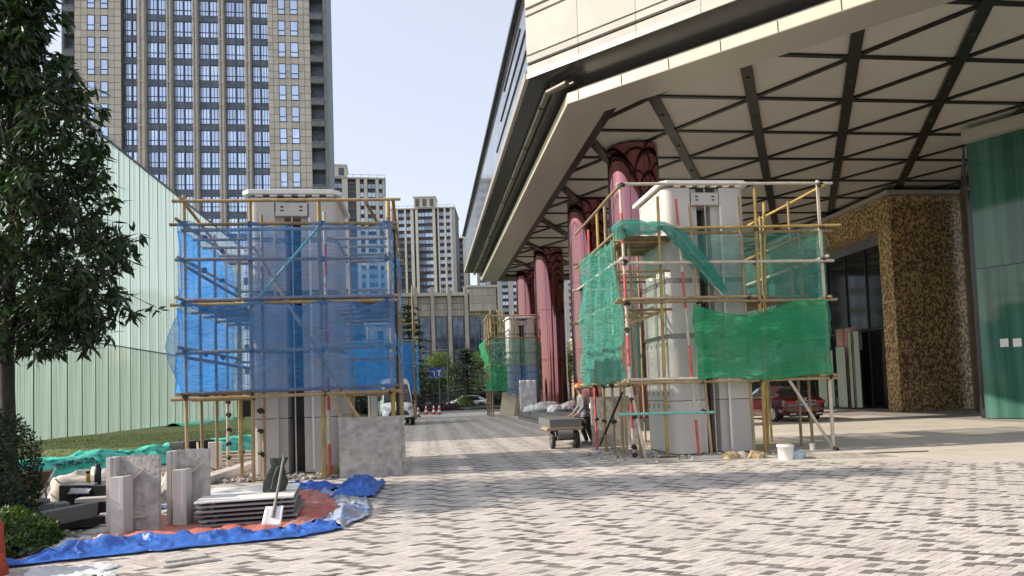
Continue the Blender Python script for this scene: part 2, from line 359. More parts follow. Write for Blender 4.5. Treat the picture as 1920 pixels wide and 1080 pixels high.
fs = MB(); fs.add([(5.37,33.4,-0.001),(26,33.4,-0.001),(26,58,-0.001),(5.37,58,-0.001)], [(0,1,2,3)]); fs.build('far_paving_slab', M_smooth, apr)
# ---------------------------------------------------------------- sky-lit buildings
M_tstone = mat('tower_stone', (0.55, 0.495, 0.405), rough=0.8, var=0.1, scale=0.6, island=0.10, tint=0.012)
M_tpier = mat('tower_pier', (0.53, 0.465, 0.385), rough=0.8, var=0.12, scale=1.0)
M_tgrout = mat('tower_joint', (0.13, 0.115, 0.09), rough=0.9)
M_tdark = mat('tower_spandrel', (0.13, 0.155, 0.20), rough=0.6, var=0.35, scale=1.5)
M_frame = mat('dark_frame', (0.04, 0.05, 0.065), rough=0.5)
M_tglass = mat('tower_glass', (0.62, 0.73, 0.92), rough=0.08, metal=0.85, var=0.12, scale=0.5, rand=0.16)
M_rec = mat('balcony_recess', (0.05, 0.05, 0.055), rough=0.8, var=0.3, scale=0.6)
M_bal = mat('balcony_rail', (0.16, 0.17, 0.18), rough=0.7, var=0.2, scale=2)
M_side = mat('tower_side', (0.20, 0.20, 0.18), rough=0.8, var=0.15, scale=1)
T = thing('apartment_tower', 'wide beige and blue-glass apartment tower filling the upper left', 'building', (-30, 100, 0))
def tb(x0, x1, y0, y1, z0, z1, name, m): return MB().box(x0+30, x1+30, y0, y1, z0, z1).build(name, m, T)
TZ = 66.0
bays = [(-40.70,-38.55),(-37.65,-34.70),(-34.12,-31.22),(-30.63,-27.71),(-27.04,-24.16),(-23.41,-21.00)]
tb(-48.45, -12.75, 1.2, 6, 0, TZ, 'wall', M_tdark)
tb(-46.8, -40.72, 0.02, 1.19, 0, TZ, 'stone_bay', M_tgrout); tb(-20.98, -15.1, 0.02, 1.19, 0, TZ, 'stone_bay', M_tgrout)
tb(-48.45, -48.2, 0, 1.19, 0, TZ, 'corner_pier', M_side); tb(-13.25, -12.75, 0, 1.19, 0, TZ, 'corner_pier', M_side)
piers = [(a[1], b[0]) for a, b in zip(bays, bays[1:])]
for (p0, p1) in piers:
    b = MB(); w3 = (p1-p0)
    b.box(p0+30, p0+30+w3*.36, -0.15, 1.19, 0, TZ); b.box(p0+30+w3*.36, p0+30+w3*.64, 0.1, 1.19, 0, TZ); b.box(p0+30+w3*.64, p1+30, -0.15, 1.19, 0, TZ)
    for k in range(21):
        z = 2.4 + 3.15*k
        b.box(p0+29.98, p1+30.02, -0.2, -0.151, z, z+0.12)
    b.build('pier', M_tpier, T)
for (b0, b1) in bays:
    c = (b0+b1)/2; tb(c-0.075, c+0.075, 0.70, 0.795, 0, TZ, 'mullion_post', M_tdark)
    spm = MB().box(0, b1-b0-0.02, 0.8, 1.19, 0, 0.88).mesh('spandrel', M_tdark)
    for k in range(20): ob('spandrel', spm, T, (b0+30.01, 0, 2.28 + 3.15*k))
def winmesh(name, w, h, nx, transom):
    b = MB(); t = 0.055
    b.box(0, w, 0, 0.12, 0, t); b.box(0, w, 0, 0.12, h-t, h); b.box(0, t, 0, 0.12, t, h-t); b.box(w-t, w, 0, 0.12, t, h-t)
    for i in range(1, nx): x = w*i/nx; b.box(x-0.028, x+0.028, 0, 0.12, t, h-t)
    if transom: b.box(t, w-t, 0.005, 0.115, transom, transom+0.07)
    p = MB(); p.add([(t, 0.08, t), (w-t, 0.08, t), (w-t, 0.08, h-t), (t, 0.08, h-t)], [(0,1,2,3)])
    return b.mesh(name+'_frame', M_frame), p.mesh(name+'_pane', M_tglass)
wm = {}
nwin = 0
for k in range(18, -1, -1):
    z = 3.2 + 3.15*k
    for (b0, b1) in bays:
        c = (b0+b1)/2
        for (x0, x1) in ((b0+0.02, c-0.08), (c+0.08, b1-0.02)):
            key = round(x1-x0, 2)
            if key not in wm: wm[key] = winmesh('bay_window', x1-x0, 2.25, 2 if key < 1.0 else 3, 0.72)
            wn = ob('window', wm[key][0], T, (x0+30, 0.85 if True else 0, z)); ob('pane', wm[key][1], wn); nwin += 1
    for (x0, x1) in ((-45.12,-44.15),(-43.39,-42.43),(-19.5,-18.55),(-17.81,-16.77)):
        key = 'n%.2f' % (x1-x0)
        if key not in wm: wm[key] = winmesh('narrow_window', x1-x0, 2.2, 1, 0.72)
        wn = ob('window', wm[key][0], T, (x0+30, -0.10, z+0.15)); ob('pane', wm[key][1], wn); nwin += 1
def tiles(edges, wins):
    b = MB(); r0 = 0.0
    nrow = int(TZ/1.05)
    for i in range(len(edges)-1):
        for j in range(nrow):
            z0 = 0.2 + 1.05*j; z1 = z0+1.05
            if i in wins:
                kz = (z0 + 0.4 - 3.35) % 3.15
                if kz < 2.15: continue
            b.box(edges[i]+30.03, edges[i+1]+29.97, -0.01, 0.02, z0+0.035, z1-0.035)
    tag(b.build('stone_tiles', M_tstone, T), kind='stuff')
tiles([-46.8,-45.95,-45.12,-44.15,-43.39,-42.43,-41.6,-40.72], (2,4)); tiles([-20.98,-20.25,-19.5,-18.55,-17.81,-16.77,-15.95,-15.1], (2,4))
for k in range(19):
    z = 2.75 + 3.15*k
    for (x0, x1) in ((-48.18,-46.82),(-15.08,-13.27)):
        b = MB(); b.box(x0+30, x1+30, -0.1, 0.1, z, z+0.9); b.box(x0+30.02, x1+29.98, 0.101, 1.19, z, z+0.2); b.box(x0+29.96, x1+30.04, -0.16, -0.101, z+0.86, z+0.98); b.build('balcony', M_bal, T)
# ---- generic far block
M_aston = mat('apartment_stone', (0.50, 0.47, 0.42), rough=0.85, var=0.08, scale=0.2)
M_apil = mat('apartment_pilaster', (0.58, 0.54, 0.46), rough=0.85, var=0.08, scale=0.2)
M_aspan = mat('apartment_spandrel', (0.10, 0.10, 0.105), rough=0.8, var=0.3, scale=0.3)
M_aglass = mat('apartment_glass', (0.40, 0.45, 0.52), rough=0.12, metal=0.7, var=0.1, rand=0.45)
def block(label, loc, rotz, W, D, H, strips, pitch, zlo, crown=None, ledge=None, wh=0.62):
    t = thing('apartment_block', label, 'building', loc, rotz)
    MB().box(0, W, 0.8, D, 0, H-0.5).build('wall', M_aspan, t)
    cache = {}
    for (x0, x1, k) in strips:
        if k == 'p': 
            b = MB().box(x0, x1, -0.3, 0.79, 0, H)
            z = H - 3
            while z > zlo: b.box(x0-0.03, x1+0.03, -0.34, -0.301, z, z+0.18); z -= pitch*2
            b.build('pilaster', M_apil, t)
        elif k == 's': MB().box(x0, x1, 0.1, 0.79, 0, H).build('stone_strip', M_aston, t)
        elif k == 'd':
            b = MB(); z = H - 1.6
            while z > zlo: b.box(x0, x1, 0.5, 0.79, z, z+0.35); z -= pitch
            b.build('balcony_slabs', M_bal, t)
        else:
            z = H - pitch - 0.3
            key = round(x1-x0, 2)
            if key not in cache:
                w_ = x1-x0; b = MB(); h = pitch*wh
                b.mi = 0; b.box(0, w_, 0, 0.2, 0, 0.15); b.box(0, w_, 0, 0.2, h-0.12, h); b.box(0, 0.12, 0, 0.2, 0.15, h-0.12); b.box(w_-0.12, w_, 0, 0.2, 0.15, h-0.12)
                for q in range(1, int(k[1:] or 2)): b.box(w_*q/int(k[1:] or 2)-0.07, w_*q/int(k[1:] or 2)+0.07, 0, 0.2, 0.15, h-0.12)
                b.mi = 1; b.add([(0.12,0.1,0.15),(w_-0.12,0.1,0.15),(w_-0.12,0.1,h-0.12),(0.12,0.1,h-0.12)], [(0,1,2,3)])
                cache[key] = b.mesh('far_window', [M_frame, M_aglass])
            while z > zlo:
                ob('window', cache[key], t, (x0, 0.45, z)); z -= pitch
    MB().box(-0.3, W+0.3, -0.5, D, H, H+0.5).build('cornice', M_aston, t)
    b = MB(); b.box(0, W, 0.3, 0.4, H+1.6, H+1.7)
    for q in range(9): b.box(W*q/8-0.06, W*q/8+0.06, 0.3, 0.4, H+0.5, H+1.6)
    b.build('roof_railing', M_bal, t)
    if crown:
        x0, x1, h = crown
        b = MB(); b.box(x0, x1, -0.8, 8, H+0.505, H+h); b.box(x0-0.3, x1+0.3, -1.1, 8.2, H+h, H+h+0.5)
        cr = b.build('roof_crown', M_apil, t)
        n = 3; s_ = (x1-x0)/n
        for q in range(n): MB().box(x0+s_*q+s_*.22, x0+s_*(q+1)-s_*.22, -0.9, -0.801, H+0.9, H+h-0.7).build('crown_opening', M_aspan, cr)
    return t
r8 = radians(-7.2)
block('tall pale apartment block with central glazed bay under a raised crown', (-12.6, 300, 0), r8, 27.5, 22, 82.0,
      [(0,0.5,'p'),(0.5,1.9,'w1'),(1.9,3.0,'p'),(3.0,5.6,'w2'),(5.6,6.4,'p'),(6.4,8.3,'w2'),(8.3,9.6,'p'),(10.4,11.5,'p'),(11.5,14.4,'w2'),(14.4,17.8,'w2'),(17.8,19.0,'p'),(20,20.6,'p'),(20.6,22.7,'w2'),(22.7,23.6,'p'),(23.6,25.4,'w2'),(25.4,26.2,'p'),(26.2,27.5,'s')], 3.0, 40, crown=(10.0,19.2,4.8))
block('pale apartment block with dark balcony column just right of the big tower', (-33.5, 240, 0), radians(3), 21.5, 22, 77.0,
      [(0,2.2,'p'),(2.2,7.0,'w3'),(7.0,8.9,'p'),(8.9,11.7,'d'),(11.7,13.0,'p'),(13.0,14.4,'w1'),(14.4,15.5,'p'),(15.5,18.3,'w2'),(18.3,19.4,'p'),(19.4,20.6,'w1'),(20.6,21.5,'s')], 3.0, 30, crown=(-1.5,8.6,4.2))
block('narrow grey apartment block peeking out beside the canopy roof end', (15.4, 330, 0), r8, 6.5, 15, 76.0, [(0,0.4,'p'),(0.4,4.4,'w2'),(4.4,6.5,'p')], 3.0, 35)
strp = []
x = 0.0
for q in range(9): strp += [(x, x+1.1, 'p'), (x+1.1, x+3.9, 'w2' if q % 3 != 1 else 'd'), (x+3.9, x+5.0, 'p')]; x += 5.0
block('broad striped apartment block seen low behind the canopy columns', (24.5, 310, 0), r8, 46, 16, 62.0, strp, 3.0, 4)
# ---- podium hall
M_pod = mat('podium_stone', (0.42, 0.375, 0.32), rough=0.85, var=0.12, scale=0.8)
M_podt = mat('podium_tile', (0.44, 0.39, 0.33), rough=0.85, var=0.1, scale=0.5, island=0.12)
M_podg = mat('podium_glass', (0.10, 0.13, 0.18), rough=0.1, metal=0.4, var=0.5, scale=0.8, rand=0.3)
Pd = thing('podium_hall', 'low stone hall with tall dark windows between piers under a flat cornice', 'building', (-20, 110, 0))
MB().box(0, 31.3, 0.6, 20, 0, 17.2).build('wall', M_pod, Pd)
MB().box(-0.3, 27.3, -0.35, 20, 17.2, 17.75).build('cornice', M_aston, Pd)
MB().box(27.32, 31.6, -0.6, 19, 14.6, 18.4).build('wing_top', M_pod, Pd)
MB().box(27.0, 31.9, -0.9, 19.2, 18.4, 18.75).build('wing_cornice', M_aston, Pd)
for q in range(11):
    x = 0.2 + q*2.66
    if x > 27: break
    MB().box(x-0.28, x+0.28, -0.6, 0.59, 0, 18.6).build('pier', M_pod, Pd)
    b = MB()
    for r in range(3):
        for c in range(4): b.box(x+0.33+c*0.5, x+0.80+c*0.5, 0.3, 0.59, 14.05+r*1.02, 15.0+r*1.02)
    tag(b.build('wall_tiles', M_podt, Pd), kind='stuff')
    wn = MB().box(x+0.5, x+2.16, 0.4, 0.59, 3.0, 13.8).build('window', M_podg, Pd)
    b = MB(); b.box(x+0.46, x+0.56, 0.3, 0.399, 3, 13.8); b.box(x+1.28, x+1.38, 0.3, 0.399, 3, 13.8); b.box(x+2.1, x+2.2, 0.3, 0.399, 3, 13.8)
    for r in range(5): b.box(x+0.57, x+1.27, 0.32, 0.397, 4.5+r*2, 4.6+r*2)
    b.build('mullion', M_bal, wn)
b = MB()
for r in range(3):
    for c in range(9): b.box(27.4+c*0.46, 27.82+c*0.46, -0.68, -0.601, 14.7+r*1.2, 15.8+r*1.2)
tag(b.build('wall_tiles', M_podt, Pd), kind='stuff')
for x in (28.6, 30.1): MB().box(x, x+0.7, 0.3, 0.59, 3, 13.8).build('window', M_podg, Pd)
sheet('bright_backing', [(-40,24.5),(-16.4,24.5),(-16.4,66),(-40,66)], .06, mat('bright_backing', (.62,.64,.60), rough=.6, var=.05, scale=.5))  # pale floor added behind the glass wall to brighten its panes
# ---------------------------------------------------------------- glass screen wall
M_gw = glassmat('frosted_glass', (0.76, 0.92, 0.86), 0.3, 0.40)
M_gw2 = glassmat('pale_frosted_glass', (0.82, 0.97, 0.95), 0.3, 0.50)
GW = thing('glass_wall', 'tall pale green glass screen wall behind the lawn', 'glass wall', (-16.3, 24.45, 0))
lo = MB().box(-0.02, 0.02, 0.02, 1.32, 0.05, 4.78).mesh('low_pane', M_gw); hi = MB().box(-0.02, 0.02, 0.02, 1.32, 4.83, 15.6).mesh('high_pane', M_gw2)
ml = MB().box(-0.05, 0.03, -0.02, 0.02, 0, 4.8).mesh('mullion', M_frame); mh = MB().box(-0.03, 0.03, -0.011, 0.011, 4.8, 15.6).mesh('thin_mullion', M_bal)
for k in range(30):
    y = k*1.38
    ob('glass_pane', lo, GW, (0, y, 0)); ob('glass_pane', hi, GW, (0, y, 0)); ob('mullion', ml, GW, (0, y, 0)); ob('mullion', mh, GW, (0, y, 0))
MB().box(-0.05, 0.045, -0.03, 41.4, 4.785, 4.825).build('transom', M_frame, GW)
MB().box(-0.06, 0.06, -0.03, 41.4, 15.6, 15.72).build('top_rail', M_frame, GW)
MB().box(-0.08, 0.08, -0.03, 41.4, 0.0, 0.2).build('sill', M_aston, GW)
# ================================================================ HOTEL CANOPY
M_ceil = mat('ceiling_panel', (0.47, 0.44, 0.395), rough=0.45, var=0.04, scale=0.8, rand=0.05)
M_beam = mat('dark_beam', (0.018, 0.017, 0.016), rough=0.35, var=0.2, scale=3, metal=0.3)
M_edge = mat('edge_metal', (0.42, 0.385, 0.335), rough=0.35, var=0.05, scale=0.6, metal=0.2)
M_strip = mat('cream_strip', (0.60, 0.53, 0.40), rough=0.45, var=0.06, scale=0.7)
M_soff = mat('dark_soffit', (0.05, 0.047, 0.044), rough=0.25, var=0.25, scale=0.7, metal=0.3)
M_fac = mat('fascia_stone', (0.47, 0.44, 0.395), rough=0.7, var=0.07, scale=1.2, rand=0.06, bump=0.05)
M_facg = mat('fascia_glass', (0.34, 0.36, 0.38), rough=0.10, metal=0.85, var=0.2, scale=0.5, stretch=(1,1,0.1), rand=0.15)
M_gut = mat('gutter_metal', (0.16, 0.145, 0.115), rough=0.35, metal=0.5, var=0.2, scale=2)
HC = thing('hotel_canopy', 'huge stone and glass canopy with triangular beam lattice over the forecourt', 'canopy', (4.8, 21.4, 0))
ox, oy = 4.8, 21.4
def L2(p): return (p[0]-ox, p[1]-oy)
CEIL = [(6.1, 55.2), (6.1, 21.75), (21.85, 6.0), (30, 6.0), (30, 55.2)]
def clip_poly(P):
    P = clip(P, -1, 0, -6.1); P = clip(P, -1, -1, -27.85); P = clip(P, 0, 1, 55.2); P = clip(P, 1, 0, 27.5); P = clip(P, 0, -1, -6.0)
    return P
RH = 2.925; SP = 3.377
def node(i, k): return (7.6 + SP*i + SP/2*k, 21.25 + RH*k)
npan = 0
for k in range(-6, 12):
    for i in range(-14, 14):
        a, b, c, d = node(i, k), node(i+1, k), node(i, k+1), node(i+1, k+1)
        for tri in ((a, b, c), (b, d, c)):
            gx = sum(p[0] for p in tri)/3; gy = sum(p[1] for p in tri)/3
            P = clip_poly([(gx + (p[0]-gx)*0.995, gy + (p[1]-gy)*0.995) for p in tri])
            if len(P) < 3: continue
            MB().prism([L2(p) for p in P], 11.05, 11.08).build('ceiling_panel', M_ceil, HC); npan += 1
MB().prism([L2(p) for p in CEIL], 11.2, 11.3).build('ceiling_deck', M_soff, HC)
def clip_seg(p, d, lo=-80, hi=80):
    for (a, b, c) in ((-1,0,-6.1), (-1,-1,-27.85), (0,1,55.2), (1,0,27.5), (0,-1,-6.0)):
        den = a*d[0] + b*d[1]; num = c - a*p[0] - b*p[1]
        if abs(den) < 1e-9:
            if num < 0: return None
        elif den > 0: hi = min(hi, num/den)
        else: lo = max(lo, num/den)
    return (lo, hi) if hi - lo > 0.4 else None
def beam(p, q, wd, z0, z1, name='beam', m=None):
    d = Vector((q[0]-p[0], q[1]-p[1], 0)); L = d.length; ang = atan2(d.y, d.x)
    M_ = Matrix.Translation((p[0]-ox, p[1]-oy, 0)) @ Matrix.Rotation(ang, 4, 'Z')
    return MB().box(0, L, -wd/2, wd/2, z0, z1, M_).build(name, m or M_beam, HC)
for k in range(-6, 12):
    p = node(0, k); s_ = clip_seg(p, (1, 0))
    if s_: beam((p[0]+s_[0], p[1]), (p[0]+s_[1], p[1]), 0.16, 10.99, 11.04)
for i in range(-16, 16):
    for (d, wd, z0, nd) in (((0.5, 0.866), 0.33, 10.93, node(i, 0)), ((-0.5, 0.866), 0.165, 10.985, node(i, 0))):
        s_ = clip_seg(nd, d)
        if s_:
            o = beam((nd[0]+d[0]*s_[0], nd[1]+d[1]*s_[0]), (nd[0]+d[0]*s_[1], nd[1]+d[1]*s_[1]), wd, z0, 11.045 if wd < .3 else 11.043)
            if wd > 0.3:
                for q in range(int(s_[0]/SP)-1, int(s_[1]/SP)+2):
                    t_ = q*SP + SP*0.45
                    if s_[0]+.3 < t_ < s_[1]-.3:
                        pp = (nd[0]+d[0]*t_-ox, nd[1]+d[1]*t_-oy, z0)
                        MB().lathe([(0.06, -0.05), (0.07, -0.002)], 8, pp).build('spotlight', M_soff, HC)
beam((6.3, 21.6), (6.3, 55.2), 0.42, 10.84, 11.048, 'edge_beam'); beam((6.35, 21.65), (21.9, 6.1), 0.16, 10.88, 11.047, 'edge_beam'); beam((6.1, 55.1), (27.5, 55.1), 0.25, 10.88, 11.046, 'edge_beam')
# edge band swept along the left side and the 45 degree front
def ring(off, z, off2=None):     # path point list: far left end, corner, near right end, for inward offsets of the side and the front
    cu = 4.8 + off; sm_ = 26.2 + (off if off2 is None else off2)*1.4142
    return [(cu, 56.6 - 0*off, z), (cu, sm_ - cu, z), (sm_ - 4.0 + 0.0, 4.0, z)]
def sweep(a, b, name, m, o2=(None, None)):
    A = ring(*a, o2[0]); B = ring(*b, o2[1]); mb = MB()
    for q in range(2):
        mb.add([(p[0]-ox, p[1]-oy, p[2]) for p in (A[q], A[q+1], B[q+1], B[q])], [(0,1,2,3)])
    return mb.build(name, m, HC, solid=0.02)
sweep((0, 10.80), (1.35, 10.80), 'edge_underside', M_edge)
sweep((0, 10.81), (0, 11.12), 'edge_strip', M_strip)
sweep((0.01, 11.13), (0.55, 11.46), 'edge_bevel', M_edge)
sweep((-1.12, 11.86), (0.56, 11.47), 'soffit', M_soff, (-0.36, 0.56))
sweep((1.35, 10.80), (1.35, 11.06), 'edge_return', M_edge)
for q in range(14):      # joints in the strip seen as separate lengths
    s0 = 0.4 + q*1.55; p = (4.8 + s0*.7071, 21.4 - s0*.7071)
    MB().box(-0.006, 0.006, -0.03, 0.0, 10.82, 11.11, Matrix.Translation((p[0]-ox, p[1]-oy, 0)) @ Matrix.Rotation(radians(-45), 4, 'Z')).build('strip_joint', M_soff, HC)
b = MB(); b.path([(4.25-ox, 56.3-oy, 11.36), (4.25-ox, 21.9-oy, 11.36), (4.75-ox, 21.2-oy, 11.38)], 0.10, 10); b.build('gutter_pipe', M_gut, HC)
b = MB(); b.path([(4.52-ox, 56.3-oy, 11.42), (4.52-ox, 21.9-oy, 11.42), (5.0-ox, 21.25-oy, 11.42)], 0.06, 8); b.build('gutter_pipe', M_gut, HC)
for q in range(9):
    MB().box(-0.112, 0.112, -0.015, 0.015, -0.112, 0.112, Matrix.Translation((4.25-ox, 23+q*3.9-oy, 11.36))).build('pipe_bracket', M_soff, HC)
# far end closing face of the edge band
MB().box(0, 24, 56.6-oy, 56.7-oy, 10.79, 11.6).build('end_fascia', M_edge, HC)
# upper storey: core, left glass face, front stone face
UC = [(3.75, 58.9), (3.75, 22.1), (22.15, 3.7), (32, 3.7), (32, 58.9)]
MB().prism([L2(p) for p in UC], 11.9, 15.1).build('upper_core', M_soff, HC)
MB().prism([L2(p) for p in [(3.5, 59.1), (3.5, 21.95), (22.05, 3.4), (32, 3.4), (32, 59.1)]], 15.101, 15.25).build('parapet_cap', M_soff, HC)
y = 22.12
gi = 0
while y < 58.7:
    y1 = min(y + 2.95, 58.8)
    MB().box(3.66-ox, 3.74-ox, y+0.02-oy, y1-0.02-oy, 12.15, 15.08).build('glass_panel', M_facg, HC)
    y = y1; gi += 1
MB().box(3.55-ox, 3.745-ox, 22.05-oy, 58.8-oy, 11.86, 12.14).build('lower_trim', M_edge, HC)
for (v0, v1, z) in ((22.3, 32, 12.9), (22.3, 30, 13.6), (23.5, 28.5, 14.3)):
    MB().box(3.62-ox, 3.659-ox, v0-oy, v1-oy, z, z+0.07).build('dark_line', M_soff, HC)  # thin dark strips along the left glass face
rows = [(z0+.31, z1+.31, o_, m_) for (z0, z1, o_, m_) in [(11.55,11.72,0.10,M_edge),(11.74,11.98,0.06,M_fac),(12.10,12.30,0.06,M_fac),(12.36,13.62,0.06,M_fac),(13.70,13.86,0.06,M_fac),(13.96,14.75,0.06,M_fac)]]
F0 = (3.66, 22.1)
Mf = Matrix.Translation((F0[0]-ox, F0[1]-oy, 0)) @ Matrix.Rotation(radians(-45), 4, 'Z')
for (z0, z1, out, m_) in rows:
    x = 0.0; lens = [2.0]*11
    for ln in lens:
        MB().box(x+0.008, x+ln-0.008, -out, 0.16, z0, z1, Mf).build('fascia_panel', m_, HC); x += ln
# ---------------------------------------------------------------- mirror-polished rose columns
M_rose = mat('rose_metal', (0.36, 0.15, 0.165), rough=0.05, metal=1.0, var=0.03, scale=0.5)
def rose_column(loc, label):
    t = thing('rose_column', label, 'column', loc, 0, 'mirror columns under the canopy')
    seams = [0.45, 3.6, 6.9, 10.95]
    for a, b_ in zip(seams, seams[1:]):
        MB().lathe([(1.0, a+0.01), (1.0, b_-0.01)], 48).build('shaft', M_rose, t)
    MB().lathe([(0.985, 0.45), (0.985, 10.9)], 32).build('core', M_soff, t)
    MB().lathe([(1.12, 0.0), (1.12, 0.40), (1.04, 0.45)], 32).build('base', M_granite, t)
    for q in range(8):
        a = q*pi/4 + 0.35
        MB().box(-0.012, 0.012, -0.004, 0.004, 0.46, 10.9, Matrix.Rotation(a, 4, 'Z') @ Matrix.Translation((0, -1.003, 0))).build('seam', M_soff, t)
    return t
rose_column((8.35, 26.1, 0), 'nearest rose mirror column, right behind the green netted pillar')
rose_column((8.35, 33.9, 0), 'second nearest rose mirror column, behind the worker with orange helmet')
rose_column((8.4, 45.3, 0), 'third rose mirror column, above the white bags on the plinth')
rose_column((8.3, 53.6, 0), 'farthest rose mirror column, leftmost and smallest in the row')
# granite plinth round the second column
PL = thing('granite_plinth', 'long low grey granite plinth with step beside the paving', 'plinth', (5.4, 28.5, 0))
for q in range(7): MB().box(0.2, 5.6, q*1.75+0.01, q*1.75+1.74, 0.16, 0.52).build('granite_block', M_granite, PL, bevel=0.01)
MB().box(0.0, 5.8, -0.1, 12.45, 0, 0.155).build('step', M_granite, PL, bevel=0.01)
# ---------------------------------------------------------------- brown granite portal
def brownstone():
    m = mat('brown_granite', (0.13, 0.08, 0.038), rough=0.4, c2=(0.60, 0.41, 0.19), scale=9.0, bump=0.05, rand=0.12, stretch=(1.0,1.0,0.75), detail=10, fac=(0.44,0.60))
    return m
M_brown = brownstone()
PT = thing('stone_portal', 'tall brown mottled granite portal framing the hotel entrance', 'portal', (22.8, 31, 0))
MB().box(0.05, 3.9, 0.05, 0.94, 0, 10.55).build('core', M_soff, PT); MB().box(0.05, 3.9, 0.94, 24, 9.2, 10.55).build('lintel_core', M_soff, PT)
for i in range(2):
    for j in range(7):
        MB().box(i*1.95+0.0045+ (0.05 if i == 0 else 0), i*1.95+1.9455, 0, 0.05, j*1.515+0.006, j*1.515+1.509).build('granite_slab', M_brown, PT)
for j in range(7): MB().box(0, 0.05, 0.003, 0.95, j*1.515+0.003, j*1.515+1.512).build('granite_slab', M_brown, PT)
for j in range(6): MB().box(0.05, 1.2, 0.94, 0.98, j*1.515+0.003, j*1.515+1.512).build('granite_slab', M_brown, PT)
for q in range(12): MB().box(0, 0.05, 0.955+q*1.9, 0.95+q*1.9+1.895, 9.15, 10.6).build('granite_slab', M_brown, PT)
for q in range(12): MB().box(0.05, 0.95, 0.985+q*1.9, 0.98+q*1.9+1.895, 9.15, 9.2).build('granite_slab', M_brown, PT)
for q in range(12): MB().box(0.95, 1.0, 0.985+q*1.9, 0.98+q*1.9+1.895, 8.65, 9.149).build('granite_slab', M_granite, PT)
MB().box(1.0, 3.0, 0.98, 24, 8.65, 8.75).build('inner_soffit', M_soff, PT)
MB().box(-0.25, 4.0, -0.25, 24.5, 10.62, 10.8).build('top_trim', M_edge, PT)
# dark lobby glazing behind the portal
M_dglass = mat('dark_glass', (0.012, 0.018, 0.018), rough=0.06, var=0.3, scale=0.7, spec=0.8)
LB = thing('lobby_glazing', 'dark lobby glass wall set back behind the granite portal', 'glass wall', (24.6, 31.9, 0))
for q in range(13):
    MB().box(0, 0.04, 0.1+q*1.85, 0.1+q*1.85+1.8, 0.08, 4.3).build('glass_pane', M_dglass, LB); MB().box(0, 0.04, 0.1+q*1.85, 0.1+q*1.85+1.8, 4.4, 8.64).build('glass_pane', M_dglass, LB)
    MB().box(-0.08, 0.06, 0.05+q*1.85, 0.099+q*1.85, 0, 8.64).build('mullion', M_frame, LB)
MB().box(-0.07, 0.05, 0.05, 24.1, 4.3, 4.4).build('transom', M_frame, LB); MB().box(0.3, 3, -0.8, 24.1, 0, 10.9).build('back_wall', M_soff, LB)
# green curtain glass on the right
M_green = mat('green_glass', (0.02, 0.075, 0.056), rough=0.06, c2=(0.075, 0.19, 0.145), scale=3.6, stretch=(1.0, 1.0, 0.03), spec=0.32, rand=0.15)
CG = thing('curtain_wall', 'dark green glass curtain wall at the right edge under the canopy', 'glass wall', (20.65, 23.5, 0), radians(-60))
for q in range(17):
    MB().box(q*1.7+0.012, q*1.7+1.688, 0, 0.05, 0.02, 5.58).build('glass_pane', M_green, CG); MB().box(q*1.7+0.012, q*1.7+1.688, 0, 0.05, 5.62, 10.4).build('glass_pane', M_green, CG)
    MB().box(q*1.7-0.011, q*1.7+0.011, 0.005, 0.09, 0.02, 10.4).build('mullion', M_frame, CG)
MB().box(0.012, 28.8, -0.01, 0.04, 5.581, 5.619).build('transom', M_frame, CG)
for (x, z) in ((0.62, 2.62), (1.02, 2.60)): MB().box(x, x+0.26, -0.012, -0.002, z, z+0.30).build('paper_notice', M_sheet, CG)
MB().box(-0.05, 29, -0.35, 0.3, 10.401, 10.85).build('head_trim', M_edge, CG)
MB().box(-0.05, 0.011, 0.095, 0.3, 0, 10.4).build('corner_post', M_frame, CG)
MB().box(0.3, 29, 0.9, 1.0, 0, 10.4).build('inner_wall', M_soff, CG)
RG = thing('return_wall', 'dark narrow glass return wall between the portal and the curtain wall', 'glass wall', (20.75, 23.75, 0), atan2(7.1, 5.8))
for q in range(5): MB().box(q*1.8+0.05, q*1.8+1.79, 0, 0.05, 0.02, 10.4).build('glass_pane', M_soff, RG)
